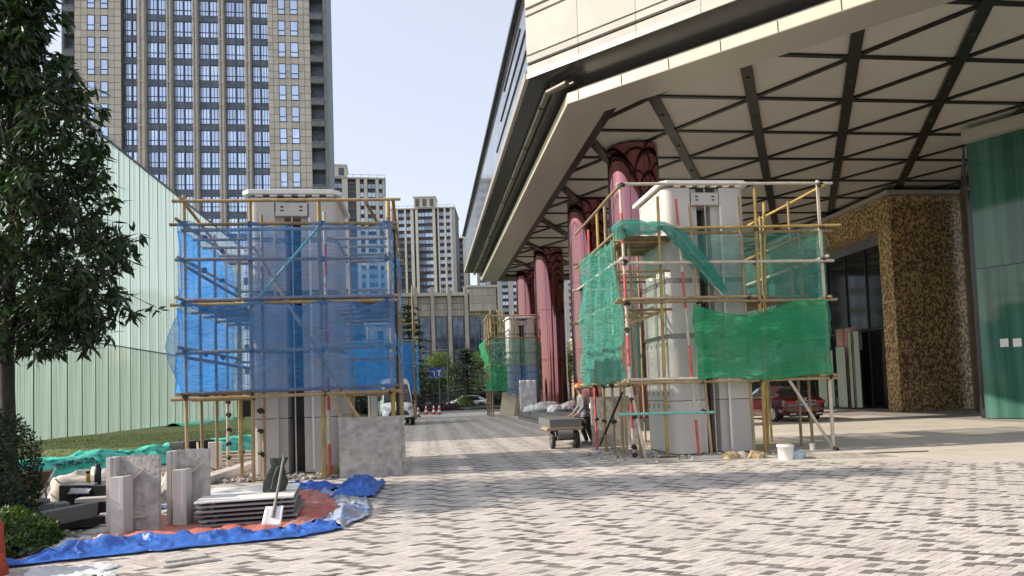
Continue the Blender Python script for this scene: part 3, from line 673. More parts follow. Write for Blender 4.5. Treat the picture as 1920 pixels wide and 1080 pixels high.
# ================================================================ CLAD GATE PILLARS
M_slot = mat('pillar_slot', (0.07, 0.068, 0.066), rough=0.9, var=0.3, scale=3)
def arc(cx, cy, r, a0, a1, n=6): return [(cx + r*cos(a0 + (a1-a0)*i/n), cy + r*sin(a0 + (a1-a0)*i/n)) for i in range(n+1)]
def pillar(label, loc, H, hw=0.94, D=2.0, holes=False):
    t = thing('gate_pillar', label, 'pillar', loc, 0, 'stone clad gate pillars in scaffolds')
    k = H/6.1
    z = [0.03, 1.2*k, 2.6*k, 3.85*k, 5.02*k, 6.02*k]; gp = [0.014, 0.11, 0.12, 0.11]
    R = 0.2
    left = arc(-hw+R, D-R, R, pi, pi/2)[::-1]
    left = [(-0.17, D)] + arc(-hw+R, D-R, R, pi/2, pi) + arc(-hw+R, R, R, pi, 1.5*pi) + [(-0.36, 0), (-0.36, 0.10), (-0.17, 0.10)]
    right = [(-p[0], p[1]) for p in left][::-1]
    for j in range(5):
        z0 = z[j] + (0 if j == 0 else gp[j-1]); z1 = z[j+1]
        for P in (left, right):
            dx, dy = U(-.006,.006), U(-.006,.006)
            MB().prism([(p[0]+dx, p[1]+dy) for p in P], z0, z1).build('stone_course', M_clad, t, bevel=0.008)
        if j:
            for P in (left, right):
                MB().prism([(p[0]*0.985, 0.02 + p[1]*0.98) for p in P], z[j]+0.001, z0-0.001).build('mortar_band', M_slot if j == 1 else M_mort2, t)
    MB().prism([(-0.165,0.62),(0.165,0.62),(0.165,D-0.1),(-0.165,D-0.1)], 0, z[5]).build('slot_back', M_slot, t)
    MB().box(-0.335, 0.335, -0.02, 0.5, z[5]-0.42, z[5]-0.12).build('lintel_block', M_clad, t, bevel=0.01)
    MB().box(-0.3, 0.3, 0.1, 0.5, z[5]-0.115, z[5]).build('lintel_gap', M_slot, t)
    for sx in (-0.2, 0.2):
        for sz in (-0.3, -0.22): MB().box(sx-0.035, sx+0.035, -0.024, -0.0205, z[5]+sz-0.015, z[5]+sz+0.02, Matrix.Rotation(0, 4, 'Y')).build('fixing_hole', M_slot, t)
    cap = [(-hw-0.1+0.15, -0.1), (hw+0.1-0.15, -0.1), (hw+0.1, 0.05), (hw+0.1, D+0.1), (-hw-0.1, D+0.1), (-hw-0.1, 0.05)]
    MB().prism(cap, z[5]+0.05, z[5]+0.15).build('coping', M_white, t, bevel=0.012)
    for q in range(6): MB().box(-0.75+q*0.3, -0.6+q*0.3, -0.06, 0.05, z[5]+0.005, z[5]+0.049).build('coping_shim', M_white, t)
    MB().box(-0.01, 0.015, 0.001, 0.001+0.02, 0, z[5]).build('conduit', M_polew, t)
    for (x, m_) in ((0.375, M_white), (-0.375, M_clad)):
        MB().box(x-0.025, x+0.025, -0.012, -0.001, 0.1, z[5]-0.45).build('corner_bead', m_, t)
    if holes:
        b = MB()
        for j in range(1, 6):
            for q in range(5):
                for dz in (-0.16, 0.12):
                    yy = 0.28 + q*0.36; zz = z[j] + dz + (gp[j-1] if dz > 0 and j < 5 else 0)
                    b.box(-hw-0.004, -hw-0.0005+0.002, yy, yy+0.035, zz, zz+0.09)
        tag(b.build('anchor_slots', M_slot, t), kind='stuff')
    return t
pillar('left stone clad pillar wrapped in the blue netted scaffold', (-2.79, 15.42, 0), 6.1)
pillar('large right stone clad pillar inside the green netted scaffold', (6.68, 15.5, 0), 6.36, hw=1.0, holes=True)
pillar('far left stone clad pillar hidden behind the van and blue sheeting', (-2.9, 47.2, 0), 6.5)
pillar('far right stone clad pillar beside the rose columns, netted green and blue', (6.7, 47.2, 0), 6.7)
# ================================================================ SCAFFOLDS
clampm = MB(); clampm.box(-0.055,0.055,-0.06,0.06,-0.05,0.05); clampm.tube((-0.09,0,0.02),(0.09,0,0.02),0.016,0.016,6); clampm.tube((0,-0.1,-0.02),(0,0.1,-0.02),0.014,0.014,6); clampm.box(-0.075,-0.02,-0.085,-0.03,-0.07,0.03)
clampm = clampm.mesh('clamp', M_clamp)
class Scaf:
    def __init__(s, label, loc): s.t = thing('scaffold', label, 'scaffold', loc, 0, 'pole scaffolds round the gate pillars'); s.o = Vector(loc)
    def pole(s, p0, p1, m=None, r=0.036):
        p0 = Vector(p0) - s.o; p1 = Vector(p1) - s.o; L = (p1-p0).length
        MB().tube(p0, p1, r*U(.95,1.06), r*U(.88,1.0), 8, wob=0.008 if L > 1 else 0, seg=max(1, int(L/0.9))).build('pole', m or M_pole, s.t)
    def striped(s, p0, p1, r=0.034, n=7, start=0):
        p0 = Vector(p0) - s.o; p1 = Vector(p1) - s.o; b = MB()
        for i in range(n):
            b.mi = (i + start) % 2; b.tube(p0.lerp(p1, i/n), p0.lerp(p1, (i+1)/n), r, r, 8, cap=(i in (0, n-1)))
        b.build('pole', [M_red, M_polew], s.t)
    def clamp(s, p):
        o = ob('clamp', clampm, s.t, Vector(p) - s.o + Vector((U(-.01,.01), U(-.02,.0), 0)), (U(-.6,.6), U(-.6,.6), U(0, 3.1))); o.scale = (.74, .74, .74)
    def board(s, x0, x1, y0, y1, z, m=None, th=0.035): MB().box(x0-s.o.x, x1-s.o.x, y0-s.o.y, y1-s.o.y, z-s.o.z, z+th-s.o.z).build('walk_board', m or M_plyd, s.t)
def ledgers(S, u0, u1, v0, v1, zs, ext=0.25, front=True, off=0.07, m=None):
    for z in zs:
        dz = lambda: U(-.03, .03)
        if front: S.pole((u0-ext, v0-off, z+dz()), (u1+ext, v0-off, z+dz()), m)
        S.pole((u0-off, v0-ext, z+0.07+dz()), (u0-off, v1+ext, z+0.07+dz()), m); S.pole((u1+off, v0-ext*.6, z+0.07+dz()), (u1+off, v1+ext, z+0.07+dz()), m)
        S.pole((u0-ext, v1+off, z+dz()), (u1+ext, v1+off, z+dz()), m)
        for uu in (u0, (u0+u1)/2-.7, (u0+u1)/2+.7, u1): S.clamp((uu, v0-0.04, z)) 
        for vv in (lerp(v0, v1, .33), lerp(v0, v1, .66), v1): S.clamp((u0-.03, vv, z+.05)); S.clamp((u1+.03, vv, z+.05))
# ---- left, blue
A = Scaf('tall tan pole scaffold wrapped in blue net around the left pillar', (-2.7, 16.3, 0))
for (u, v, z, m, r) in ((-4.66,14.3,5.74,M_pole,.037),(-3.40,14.33,5.64,M_pole,.038),(-3.25,14.62,5.42,M_pole,.036),(-2.05,14.3,5.62,M_poley,.04),(-0.68,14.74,5.78,M_poley,.046),(-0.58,14.95,5.25,M_clamp,.035),
    (-4.66,15.2,5.4,M_pole,.035),(-4.66,16.3,5.4,M_pole,.035),(-4.66,17.2,5.3,M_polew,.036),(-4.66,18.3,5.3,M_pole,.035),(-0.6,15.6,5.5,M_pole,.035),(-0.6,17.0,5.4,M_pole,.035),(-0.6,18.3,5.4,M_pole,.035),
    (-3.6,18.35,5.3,M_pole,.035),(-2.1,18.35,5.3,M_pole,.035),(-3.85,15.2,5.2,M_poley,.034),(-1.55,15.2,5.3,M_pole,.034)):
    A.pole((u + U(-.02,.02), v, 0.0), (u, v, z), m, r)
A.striped((-1.96,14.5,0), (-1.97,14.5,5.45), n=8, start=0)
ledgers(A, -4.66, -0.72, 14.3, 18.35, (1.70, 3.56, 5.15))
ledgers(A, -4.66, -0.72, 14.3, 18.35, (2.60, 4.42), ext=0.15)
for z in (1.80, 3.64, 5.04): A.pole((-4.7,14.26,z-0.02), (-0.5,14.26,z+0.02))
A.pole((-4.86,14.23,5.6), (-0.4,14.23,5.64)); A.pole((-4.7,14.2,5.66), (-4.74,17.6,5.10)); A.pole((-0.55,14.25,5.6), (-0.6,18.4,5.6)); A.pole((-1.1,14.3,5.58), (-0.9,17,5.55))
for v in (15.1, 15.9, 16.8, 17.6):
    for z in (3.48, 5.02, 1.66): A.pole((-4.8,v,z), (-3.7,v,z), r=.032); A.pole((-1.85,v,z), (-0.5,v,z), r=.032)
A.pole((-3.38,14.42,4.72), (-1.36,14.34,1.20)); A.pole((-2.06,14.18,5.03), (-3.22,14.18,3.66), M_teal, .03)
A.pole((-4.7,14.3,4.35), (-3.9,17.2,3.8)); A.pole((-4.66,14.3,2.5), (-3.7,17.6,2.3))
A.pole((-1.9,14.2,1.7), (-1.25,14.9,0.05), M_ply, .035); A.pole((-4.2,17.6,0.0), (-3.55,16.9,1.75), M_timber, .035)
for q in range(3): A.board(-4.62+q*0.27, -4.37+q*0.27, 14.35, 18.3, 3.62); A.board(-1.5+q*0.29, -1.22+q*0.29, 14.4, 18.3, 3.62); A.board(-4.62+q*0.27, -4.37+q*0.27, 14.35, 18.3, 1.77)
A.board(-3.6, -1.3, 14.4, 14.62, 3.64)
for z in (0.3, 0.62, 0.95, 1.3, 1.6): A.clamp((-4.64, 17.18, z))
for z in (0.35, 0.8, 1.2): A.clamp((-4.64, 18.28, z)); A.clamp((-3.3, 14.5, z+.2))
# ---- right, green
B = Scaf('tan pole scaffold with green nets around the large right pillar', (6.9, 17.2, 0))
B.striped((4.55,15.05,0), (4.50,15.05,6.25), n=9, start=1)
B.pole((4.78,14.92,0.02), (4.50,15.0,1.78), M_polew)
for (u0, u1, v, z, m, r) in ((5.33,5.37,15.05,5.93,M_poley,.038),(6.36,6.11,15.05,5.76,M_pole,.034),(7.38,7.30,15.05,5.93,M_pole,.034),(7.62,7.68,15.0,6.1,M_poley,.045),(7.72,7.95,15.1,5.8,M_poley,.04),
    (9.30,9.28,15.05,6.32,M_polew,.04),(9.12,9.05,15.6,5.3,M_pole,.036),(8.62,8.6,16.9,5.3,M_pole,.034),(4.93,4.85,15.75,5.6,M_pole,.036),(4.78,4.75,16.35,5.4,M_pole,.034),(4.5,4.5,15.7,5.2,M_pole,.034),
    (4.5,4.5,16.45,6.2,M_pole,.034),(4.48,4.5,17.2,6.2,M_poley,.036),(4.48,4.48,18.1,5.9,M_red,.034),(9.28,9.28,16.4,6.2,M_pole,.034),(9.28,9.28,17.9,6.2,M_pole,.034),(9.28,9.28,19.3,6.2,M_pole,.034),(6.2,6.2,19.3,5.5,M_pole,.034),(7.8,7.8,19.3,5.5,M_pole,.034)):
    B.pole((u0, v, 0), (u1, v, z), m, r)
B.striped((6.05,15.03,0), (5.79,15.03,5.87), n=7, start=0, r=.033)
ledgers(B, 4.52, 9.28, 15.05, 19.3, (1.68, 3.50), ext=0.28, m=M_pole)
ledgers(B, 4.52, 9.28, 15.05, 19.3, (4.42,), ext=0.25, m=M_polew)
B.pole((5.6,14.98,5.18), (9.75,14.98,5.24), M_poley); B.pole((5.7,15.1,5.10), (9.6,15.1,5.13), M_pole); B.pole((4.40,15.0,6.2), (9.62,15.0,6.24), M_polew)
B.pole((4.46,14.9,6.15), (4.46,19.6,6.12), M_pole); B.pole((9.34,14.9,6.16), (9.34,19.6,6.14), M_poley); B.pole((4.46,14.9,5.2), (4.46,19.8,5.15), M_pole); B.pole((9.34,15,5.2), (9.34,19.6,5.2), M_poley); B.pole((4.3,19.35,5.2), (9.4,19.35,5.2), M_pole)
B.pole((4.23,14.95,1.02), (6.40,14.93,0.99), M_teal, .034); B.pole((4.3,14.98,3.58), (7.6,14.98,3.6), M_pole); B.pole((4.4,15.0,1.78), (6.1,14.98,1.76), M_polew)
B.pole((8.25,15.0,1.70), (9.42,15.25,0.02), M_polew, .036); B.pole((4.46,15.45,1.5), (4.46,17.7,0.15), M_clamp, .03)
B.pole((4.5,15.0,3.2), (5.6,16.4,3.55), M_pole); B.pole((4.5,15.1,3.0), (5.9,15.9,3.5), M_pole); B.pole((6.2,15.0,4.35), (6.9,15.0,3.5), M_polew, .03)
for q in range(5): B.board(4.6+q*0.24, 4.83+q*0.24, 15.15, 17.4, 5.02, M_plyd)
for z in (3.4, 4.3, 5.0): 
    for v in (15.5, 16.3, 17.1): B.pole((4.4, v, z), (5.75, v, z), r=.032)
for q in range(3): B.board(7.8+q*0.4, 8.18+q*0.4, 15.2, 19.2, 3.6); B.board(7.8+q*0.4, 8.18+q*0.4, 15.2, 19.2, 1.76)
for (x, z) in ((5.35,5.2),(7.65,5.15),(9.28,5.2),(9.28,6.2),(4.52,6.18),(4.52,4.4),(4.52,3.5),(4.55,1.35),(4.6,0.95),(4.55,0.3),(4.55,0.12),(6.2,1.02),(7.4,3.55),(4.5,2.9),(9.3,0.05)): B.clamp((x, 14.99, z))
for v in (16.4, 17.2, 18.1): B.clamp((4.48, v, 5.18)); B.clamp((4.48, v, 1.68)); B.clamp((4.48, v, 0.8))
# ---- far pair round the second pillars
def far_scaf(label, u0, u1, v0, v1, H, extra):
    S = Scaf(label, ((u0+u1)/2, (v0+v1)/2, 0))
    for i in range(4):
        u = lerp(u0, u1, i/3)
        for v in (v0, v1): S.pole((u, v, 0), (u, v, H + U(-.4,.3) + (extra if (i == 3 and v == v0) else 0)), r=.05)
    for v in (lerp(v0, v1, .35), lerp(v0, v1, .7)):
        for u in (u0, u1): S.pole((u, v, 0), (u, v, H + U(-.3,.4)), r=.05)
    for z in (1.75, 3.4, 5.2, H-.3):
        for v in (v0-.08, v1+.08): S.pole((u0-.3, v, z), (u1+.3, v, z), r=.045)
        for u in (u0-.08, u1+.08): S.pole((u, v0-.3, z+.08), (u, v1+.3, z+.08), r=.045)
    for u in (u0, u1):
        for z in (1.75, 3.4, 5.2): S.clamp((u, v0-.05, z))
    return S
FL = far_scaf('far left scaffold with one high pole and blue sheeting behind the van', -5.0, -0.7, 45.8, 50, 6.6, 2.0)
FR = far_scaf('far right scaffold with green and blue nets beside the rose columns', 4.4, 9.2, 45.8, 50, 7.0, 0)
for q in range(5): FR.pole((4.45+q*0.22, 45.75, 5.3), (4.45+q*0.22, 45.75, 6.9 + U(-.3,.3)), M_poley, .04)
# ================================================================ NETS
def net(label, fn, nu, nv, m, group='safety nets tied to the scaffolds', name='safety_net', hem=True):
    P = [[Vector(fn(i/nu, j/nv)) for i in range(nu+1)] for j in range(nv+1)]
    c = P[0][0].copy()
    b = MB(); b.grid(lambda a, t: P[round(t*nv)][round(a*nu)] - c, nu, nv)
    o = b.build(name, m, None, c); tag(o, label, 'net', group)
    if hem:
        h = MB(); 
        for edge in (P[0], P[-1], [r[0] for r in P], [r[-1] for r in P]):
            for i in range(0, len(edge)-1, 1):
                h.tube(edge[i]-c, edge[i+1]-c, 0.009, 0.009, 4, cap=False)
        h.build('hem_cord', m, o)
    return o
def wr(p, s=1.0, amp=0.05): return amp*fb(p, s, 4)
def blue_front(z0, z1, bulge, sag):
    def f(a, t):
        u = lerp(-4.72, -0.58, a); z = lerp(z0, z1, t)
        if bulge and a < 0.14: u -= (0.14-a)/0.14 * 0.26*sin(pi*min(1, max(0, t)))**1.5 - 0.02
        z += sag*(0.05*sin(a*19+1) + 0.03*sin(a*41))*(t > .9) + 0.03*fb((u*1.3, z0, 0), 1)
        v = 14.13 + (0.45 if False else 0)*a + wr((u*1.2, z*3.0, z0), 1.0, 0.07) + (0.02 if t in (0, 1) else 0)
        return (u, v, z)
    return f
net('upper blue net across the front of the left scaffold', blue_front(3.62, 5.08, False, 1), 60, 26, M_netb)
net('lower blue net with bulging left edge on the front of the left scaffold', blue_front(1.80, 3.52, True, 1), 60, 30, M_netbl)
def side_l(z0, z1):
    def f(a, t):
        v = lerp(14.42, 18.4, a); z = lerp(z0, z1, t); return ((-4.78 if z0 > 3 else -4.86) - 0.10*sin(pi*a)*0.3 + wr((v*1.6, z*0.6, z0), 1.2, 0.16), v, z)
    return f
net('upper sunlit blue net on the left side of the left scaffold', side_l(3.6, 5.05), 40, 18, M_netb2)
net('lower sunlit blue net on the left side of the left scaffold', side_l(1.8, 3.5), 40, 18, M_netb2)
net('tall blue net hanging down the right side of the left scaffold', lambda a, t: (-0.60 + 0.06*sin(t*9)*a*(1-a)*2 + wr((a*5, t*5, 1), 1, .07), lerp(14.45, 17.8, a), lerp(1.8, 5.0, t) + .08*sin(a*8)*(t > .9)), 30, 40, M_netb)
net('dark overlapping blue net behind the right half of the left scaffold', lambda a, t: (lerp(-1.95, -0.55, a), 18.55 + wr((a*4, t*4, 7), 1, .08), lerp(1.8, 5.0, t) + .06*sin(a*7)), 20, 30, M_netb)
# right scaffold
def teal_side(a, t):
    v = lerp(15.12, 19.0, a); top = lerp(4.95, 5.22, a) if a < .85 else lerp(5.18, 4.7, (a-.85)/.15)
    z = lerp(1.72 + .05*sin(a*12), top, t); return (4.38 + wr((v*1.8, z*0.8, 3), 1.0, 0.16) - 0.08*a*a*max(0, sin(pi*t))*0.5, v, z)
net('teal net down the left side of the right scaffold', teal_side, 44, 44, M_nett)
def thin_front(a, t):
    z = lerp(3.52, 5.17 + .05*sin(a*15), t)
    ul = 5.50 if z > 5.15 else (lerp(6.36, 5.50, (z-4.06)/1.1) if z > 4.06 else lerp(6.95, 6.36, max(0,(z-3.55))/.51))
    u = lerp(ul, 9.30 + 0.05*sin(t*7), a); return (u, 15.17 + wr((u*1.2, z*2.2, 5), 1, .07), z - .10*(1-a)*t*0)
net('thin see-through teal net drawn diagonally across the upper front of the right scaffold', thin_front, 44, 34, M_nettl)
def dense_front(a, t):
    u = lerp(6.05, 9.26, a); zt = 3.42 - 0.28*sin(pi*min(1, a*1.35))*(a < .74) + 0.06*a; zb = 1.74 + .04*sin(a*9) - .1*a*(1-a)
    z = lerp(zb, zt, t); return (u + .03*sin(t*6)*(a < .02), 14.90 + wr((u*1.1, z*2.6, 9), 1, .08), z)
net('dense bright green net across the lower front of the right scaffold', dense_front, 50, 34, M_netg)
net('teal net on the right side of the right scaffold', lambda a, t: (9.40 + wr((a*6, t*4, 2), 1, .10), lerp(15.1, 19.3, a), lerp(1.8, 5.1, t)), 26, 26, M_nettl)
net('dark teal net behind the left half of the right scaffold', lambda a, t: (lerp(4.5, 6.2, a), 19.42 + wr((a*4, t*4, 8), 1, .08), lerp(1.75, 4.9, t)), 20, 24, M_nett)
# gathered swag knotted along the top corner
sw = [(4.40,15.0,4.95),(4.45,15.0,5.18),(4.8,14.98,5.22),(5.1,14.96,5.17),(5.42,14.92,5.24),(5.75,14.95,5.02),(6.1,14.98,4.60),(6.45,14.98,4.20),(6.85,14.96,3.70)]
swr = [0.10,0.16,0.14,0.12,0.07,0.13,0.15,0.12,0.05]
def swag(a, t):
    x = t*(len(sw)-1); i = min(int(x), len(sw)-2); q = x - i
    c = Vector(sw[i]).lerp(Vector(sw[i+1]), q); r = lerp(swr[i], swr[i+1], q); an = a*2*pi
    d = (Vector(sw[i+1]) - Vector(sw[i])).normalized(); n1 = d.cross(Vector((0,1,0))).normalized()
    k = 1 + 0.35*sin(an*5 + t*4) + 0.25*fb((cos(an)*2, sin(an)*2, t*7), 1.5)
    return c + (n1*cos(an)*r + Vector((0,1,0))*sin(an)*r*0.7)*k
net('gathered teal net swag knotted at the top left corner of the right scaffold', swag, 30, 50, M_nett, hem=False)
# far nets
net('far blue sheet on the front of the far left scaffold', lambda a, t: (lerp(-5.0, -0.75, a), 45.6 + wr((a*9, t*6, 1), 1, .12), lerp(1.8, 5.1, t)), 24, 24, M_netb2, hem=False)
net('far blue sheet on the right side of the far left scaffold', lambda a, t: (-0.5 + wr((a*9, t*6, 2), 1, .2), lerp(45.8, 50, a), lerp(1.8, 5.1, t)), 16, 24, M_netb, hem=False)
net('far green net wrapping the left side of the far right scaffold', lambda a, t: (4.25 + .25*sin(t*5) + wr((a*9, t*6, 3), 1, .2), lerp(45.6, 50, a), lerp(1.75, 5.1, t)), 16, 24, M_netg, hem=False)
net('far green net on the upper front of the far right scaffold', lambda a, t: (lerp(4.3, 9.2, a), 45.55 + wr((a*9, t*6, 4), 1, .15), lerp(3.4, 5.1, t)), 24, 16, M_nettl, hem=False)
net('bright green strip on the lower front corner of the far right scaffold', lambda a, t: (lerp(4.3, 5.4, a), 45.5 + wr((a*9, t*6, 4), 1, .15), lerp(1.7, 3.4, t)), 10, 16, M_netg, hem=False)
net('far blue net on the lower front of the far right scaffold', lambda a, t: (lerp(5.4, 9.2, a), 45.6 + wr((a*9, t*6, 6), 1, .12), lerp(1.3, 3.4, t)), 20, 16, M_netb, hem=False)
# ================================================================ YARD OBJECTS, LEFT FOREGROUND
def slab(name, label, cat, size, loc, rot=(0,0,0), m=None, bevel=0.004, group=None, parent=None):
    a, b_, c = size; o = MB().box(-a/2, a/2, -b_/2, b_/2, 0, c).build(name, m, parent, loc, rot, bevel=bevel)
    if label: tag(o, label, cat, group)
    return o
def corner_stone(label, loc, rz, w, h):
    t = thing('corner_stone', label, 'stone piece', loc, rz, 'upright corner stones on the red tarp')
    b = MB()
    def rough(a, q): return (lerp(0.10, w, a), 0.03 + 0.006*fb((a*9, q*9, w), 1), h*q + (0.012*fb((a*7, 0, w), 1) if q == 1 else 0))
    b.grid(rough, 16, 20); b.box(0.10, w, 0.036, 0.085, 0, h-0.01); b.build('rough_slab', M_slab, t)
    MB().box(0, 0.055, -0.10, 0.085, 0, h*0.985).build('side_flange', M_clad, t, bevel=0.005); MB().box(0.056, 0.099, -0.06, 0.084, 0, h*0.985).build('step_strip', M_clad, t, bevel=0.005)
    MB().box(0.12, 0.25, -0.22, -0.10, 0, h*0.74).build('short_block', M_clad, t, bevel=0.006); MB().box(0.251, 0.30, -0.24, -0.02, 0, h*0.745).build('short_block', M_clad, t, bevel=0.006)
    Mb = Matrix.Translation((0.30, -0.05, h*0.68)) @ Matrix.Rotation(radians(-38), 4, 'Y'); MB().box(0, 0.2, 0, 0.05, 0, 0.015, Mb).build('brace', M_polew, t)
    MB().box(0.30, 0.45, -0.03, 0.028, h*0.18, h*0.2).build('brace', M_timber, t)
    return t
corner_stone('upright grey corner stone nearer the hedge, left of the panel stack', (-3.98, 9.40, 0.02), radians(-8), 0.60, 0.95)
corner_stone('upright grey corner stone touching the left end of the panel stack', (-3.42, 9.82, 0.02), radians(-2), 0.50, 0.97)
M_panel = mat('panel_stone', (0.27, 0.25, 0.235), rough=0.8, var=0.15, scale=6, bump=0.3, bscale=30, rand=0.1)
names = ['topmost pale smooth stone panel under the canvas bag','second panel from the top of the stone stack','third panel from the top of the stone stack','third panel from the bottom of the stone stack','second panel from the bottom of the stone stack','bottom stone panel resting on the red tarp']
for q in range(6):
    z = 0.03 + q*0.060
    MBm = MB().box(-0.60, 0.60, -0.72, 0.72, 0, 0.024); 
    o = MBm.build('stone_slab', M_white if q == 5 else M_panel, None, (-2.44 + U(-.035,.035) + (5-q)*0.012, 10.05 + U(-.03,.03), z), (0, 0, radians(6 + U(-1.5,1.5))), bevel=0.004)
    tag(o, names[5-q], 'stone panel', 'stacked stone panels')
    if q < 5:
        for s_ in (-0.42, 0.42):
            sp = MB().box(-0.02+s_, 0.02+s_, -0.60, 0.60, 0.0245, 0.0595).build('spacer', M_timber, o)
# shovel leaning on the stack
S_ = thing('shovel', 'steel shovel with square white blade leaning on the stone panels', 'shovel', (-1.97, 9.12, 0.03), radians(0))
top_ = Vector((0.06, 0.62, 0.88)); dr = top_.normalized()
b = MB(); b.tube(dr*0.20, top_, 0.017, 0.016, 8); b.build('shaft', M_handle, S_); b = MB(); b.tube(dr*0.12, dr*0.34, 0.026, 0.02, 8); b.build('socket', M_handle, S_)
b = MB()
sx = Vector((1,0,0)); 
def blade(a, q):
    p = sx*((a-0.5)*0.235*(1 - .06*q)) + dr*(q*0.27); return p + Vector((0,-1,0.3))*(-0.018*(1-(2*a-1)**2))
b.grid(blade, 8, 6); b.build('blade', M_wpaint, S_, solid=0.004)
# canvas bag
bg_ = thing('canvas_bag', 'dark olive canvas tool bag standing on top of the stone panels', 'bag', (-2.10, 9.95, 0.355), radians(20))
b = MB()
def bagf(a, q):
    an = a*2*pi; w_ = (lerp(0.15, 0.165, q/.3) if q < .3 else lerp(0.165, 0.085, (q-.3)/.45) if q < .75 else lerp(0.085, 0.125, (q-.75)/.25)); d_ = lerp(0.13, 0.05, q**1.3)
    return (w_*cos(an)*(1+.08*fb((cos(an)*2, sin(an)*2, q*3), 1)) + 0.07*q, d_*sin(an) + .02*fb((a*6, q*4, 2), 1), 0.45*q)
b.grid(bagf, 24, 16); b.add([bagf(i/24, 0) for i in range(24)], [tuple(range(24))]); b.add([bagf(i/24, 1) for i in range(24)], [tuple(range(24))]); b.build('body', M_bag, bg_)
b = MB(); b.grid(lambda a, q: (0.20*(a-.5)*(1-.3*q) + .07, -0.05 - .05*q + .015*sin(a*9), 0.455 - 0.12*q*(1-.8*abs(a-.5))), 8, 4); b.build('flap', M_bag, bg_, solid=0.008)
b = MB(); b.path([(-.06,-.12,.05), (-.03,-.14,.2), (.03,-.12,.34), (.09,-.10,.36)], 0.007, 5); b.path([(.03,-.13,.02), (.05,-.15,.2), (.10,-.12,.33)], 0.009, 5); b.build('strap', M_handle, bg_)
# tarps: a blue sheet round a red one
outer = [(-4.35,7.62),(-3.6,7.86),(-2.96,8.02),(-2.31,8.16),(-1.5,8.32),(-1.05,8.72),(-0.79,9.55),(-0.86,10.5),(-1.0,11.5),(-1.45,13.0),(-2.3,13.25),(-3.2,12.0),(-3.96,10.95)]
inner = [(-4.25,7.80),(-4.02,8.55),(-3.45,8.92),(-2.58,8.92),(-1.85,8.95),(-1.50,9.25),(-1.36,10.1),(-1.55,11.0),(-1.75,11.6),(-2.1,12.4),(-2.5,12.5),(-3.1,11.4),(-3.6,10.45)]
def along(P, t):
    x = t*(len(P)-1); i = min(int(x), len(P)-2); q = x-i; q = q*q*(3-2*q)*.5 + q*.5
    return (lerp(P[i][0], P[i+1][0], q), lerp(P[i][1], P[i+1][1], q))
def tarp_ring(t0, t1, hgt, seed, lift=0.0):
    def f(a, q):
        t = lerp(t0, t1, a); o_ = along(outer, t); i_ = along(inner, t)
        u = lerp(o_[0], i_[0], q); v = lerp(o_[1], i_[1], q)
        cr = abs(fb((u*2.2 + v*1.0, (v-u*.3)*2.2, seed), 1.0, 5)); fold = sin(pi*min(1, q*1.05))
        rg = (1 - min(1, 2.4*abs(fb((u*1.7 - v*.6, v*1.9 + u*.8, seed + 9), 1.0, 3))))**3
        z = 0.006 + lift + 0.06*fold*rg + 0.45*hgt*fold*(0.35 + 1.0*cr) + .035*fold*abs(fb((u*7 + v*3, v*7 - u*4, seed + 3), 1.0, 5)) + 0.10*fold*max(0, fb((t*14, q*2.5, seed), 1.0, 4)) + (0.02*(1-q) if q < .1 else 0)
        return (u + .05*fb((t*30, q*3, 1), 1) , v + .05*fb((t*30, q*3, 5), 1), max(0.006+lift*.2, z))
    return f
b = MB(); b.mi = 0; b.grid(tarp_ring(0, 0.42, 0.11, 1), 150, 26); b.mi = 1; b.grid(tarp_ring(0.42, 0.72, 0.08, 2), 110, 26); b.mi = 0; b.grid(tarp_ring(0.70, 1.0, 0.10, 3, .01), 100, 20)
tag(b.build('blue_tarp', [M_tarpb, M_tarpf], solid=0.003), 'crumpled blue tarpaulin spread on the paving round the stone panels', 'tarp')
b = MB()
def redf(a, q):
    an = a; i_ = along(inner + [inner[0]], a); c = (-2.6, 10.2); k = q*1.10
    u = lerp(c[0], i_[0], k); v = lerp(c[1], i_[1], k)
    return (u, v, 0.010 + 0.09*abs(fb((u*2.6, v*2.6, 4), 1.0, 5))*(0.25 + q) + 0.03*max(0, q-.8)*5*abs(fb((a*40, 0, 2), 1)))
b.grid(redf, 160, 40); tag(b.build('red_tarp', M_tarpr, solid=0.003), 'faded red tarpaulin lying under the stone panels and corner stones', 'tarp')
b = MB(); b.grid(lambda a, q: (lerp(-1.55, -0.85, a) + .1*q, lerp(11.3, 12.9, q), 0.03 + .22*max(0, sin(pi*q))*max(0.0, sin(pi*a)) + .10*abs(fb((a*4, q*5, 8), 1, 5))), 30, 40)
tag(b.build('tarp_bundle', M_tarpb, solid=0.003), 'bunched heap of blue tarpaulin at the back right of the tarp', 'tarp')
def board4(name, label, cat, P, z, th, m):
    b = MB(); b.prism(P, z, z+th); return tag(b.build(name, m), label, cat)
board4('plywood_board', 'lower dusty plywood board on the paving in front of the tarp', 'board', [(-3.02,7.58),(-2.58,7.22),(-2.10,7.42),(-2.40,7.72)], 0.004, 0.022, M_slab)
board4('plywood_board', 'upper thin plywood board lying on another board before the tarp', 'board', [(-2.98,7.66),(-2.60,7.34),(-2.25,7.50),(-2.42,7.78)], 0.028, 0.018, M_slab)
b = MB(); b.grid(lambda a, q: (lerp(-3.75, -2.95, a) - .2*q + .06*sin(q*9), lerp(7.05, 7.6, q) - .05*a + .05*sin(a*11), 0.004 + .05*abs(fb((a*6, q*5, 3), 1, 5))), 30, 20); tag(b.build('white_sheet', M_sheet, solid=0.002), 'thin white plastic sheet lying at the blue tarp front edge', 'sheet')
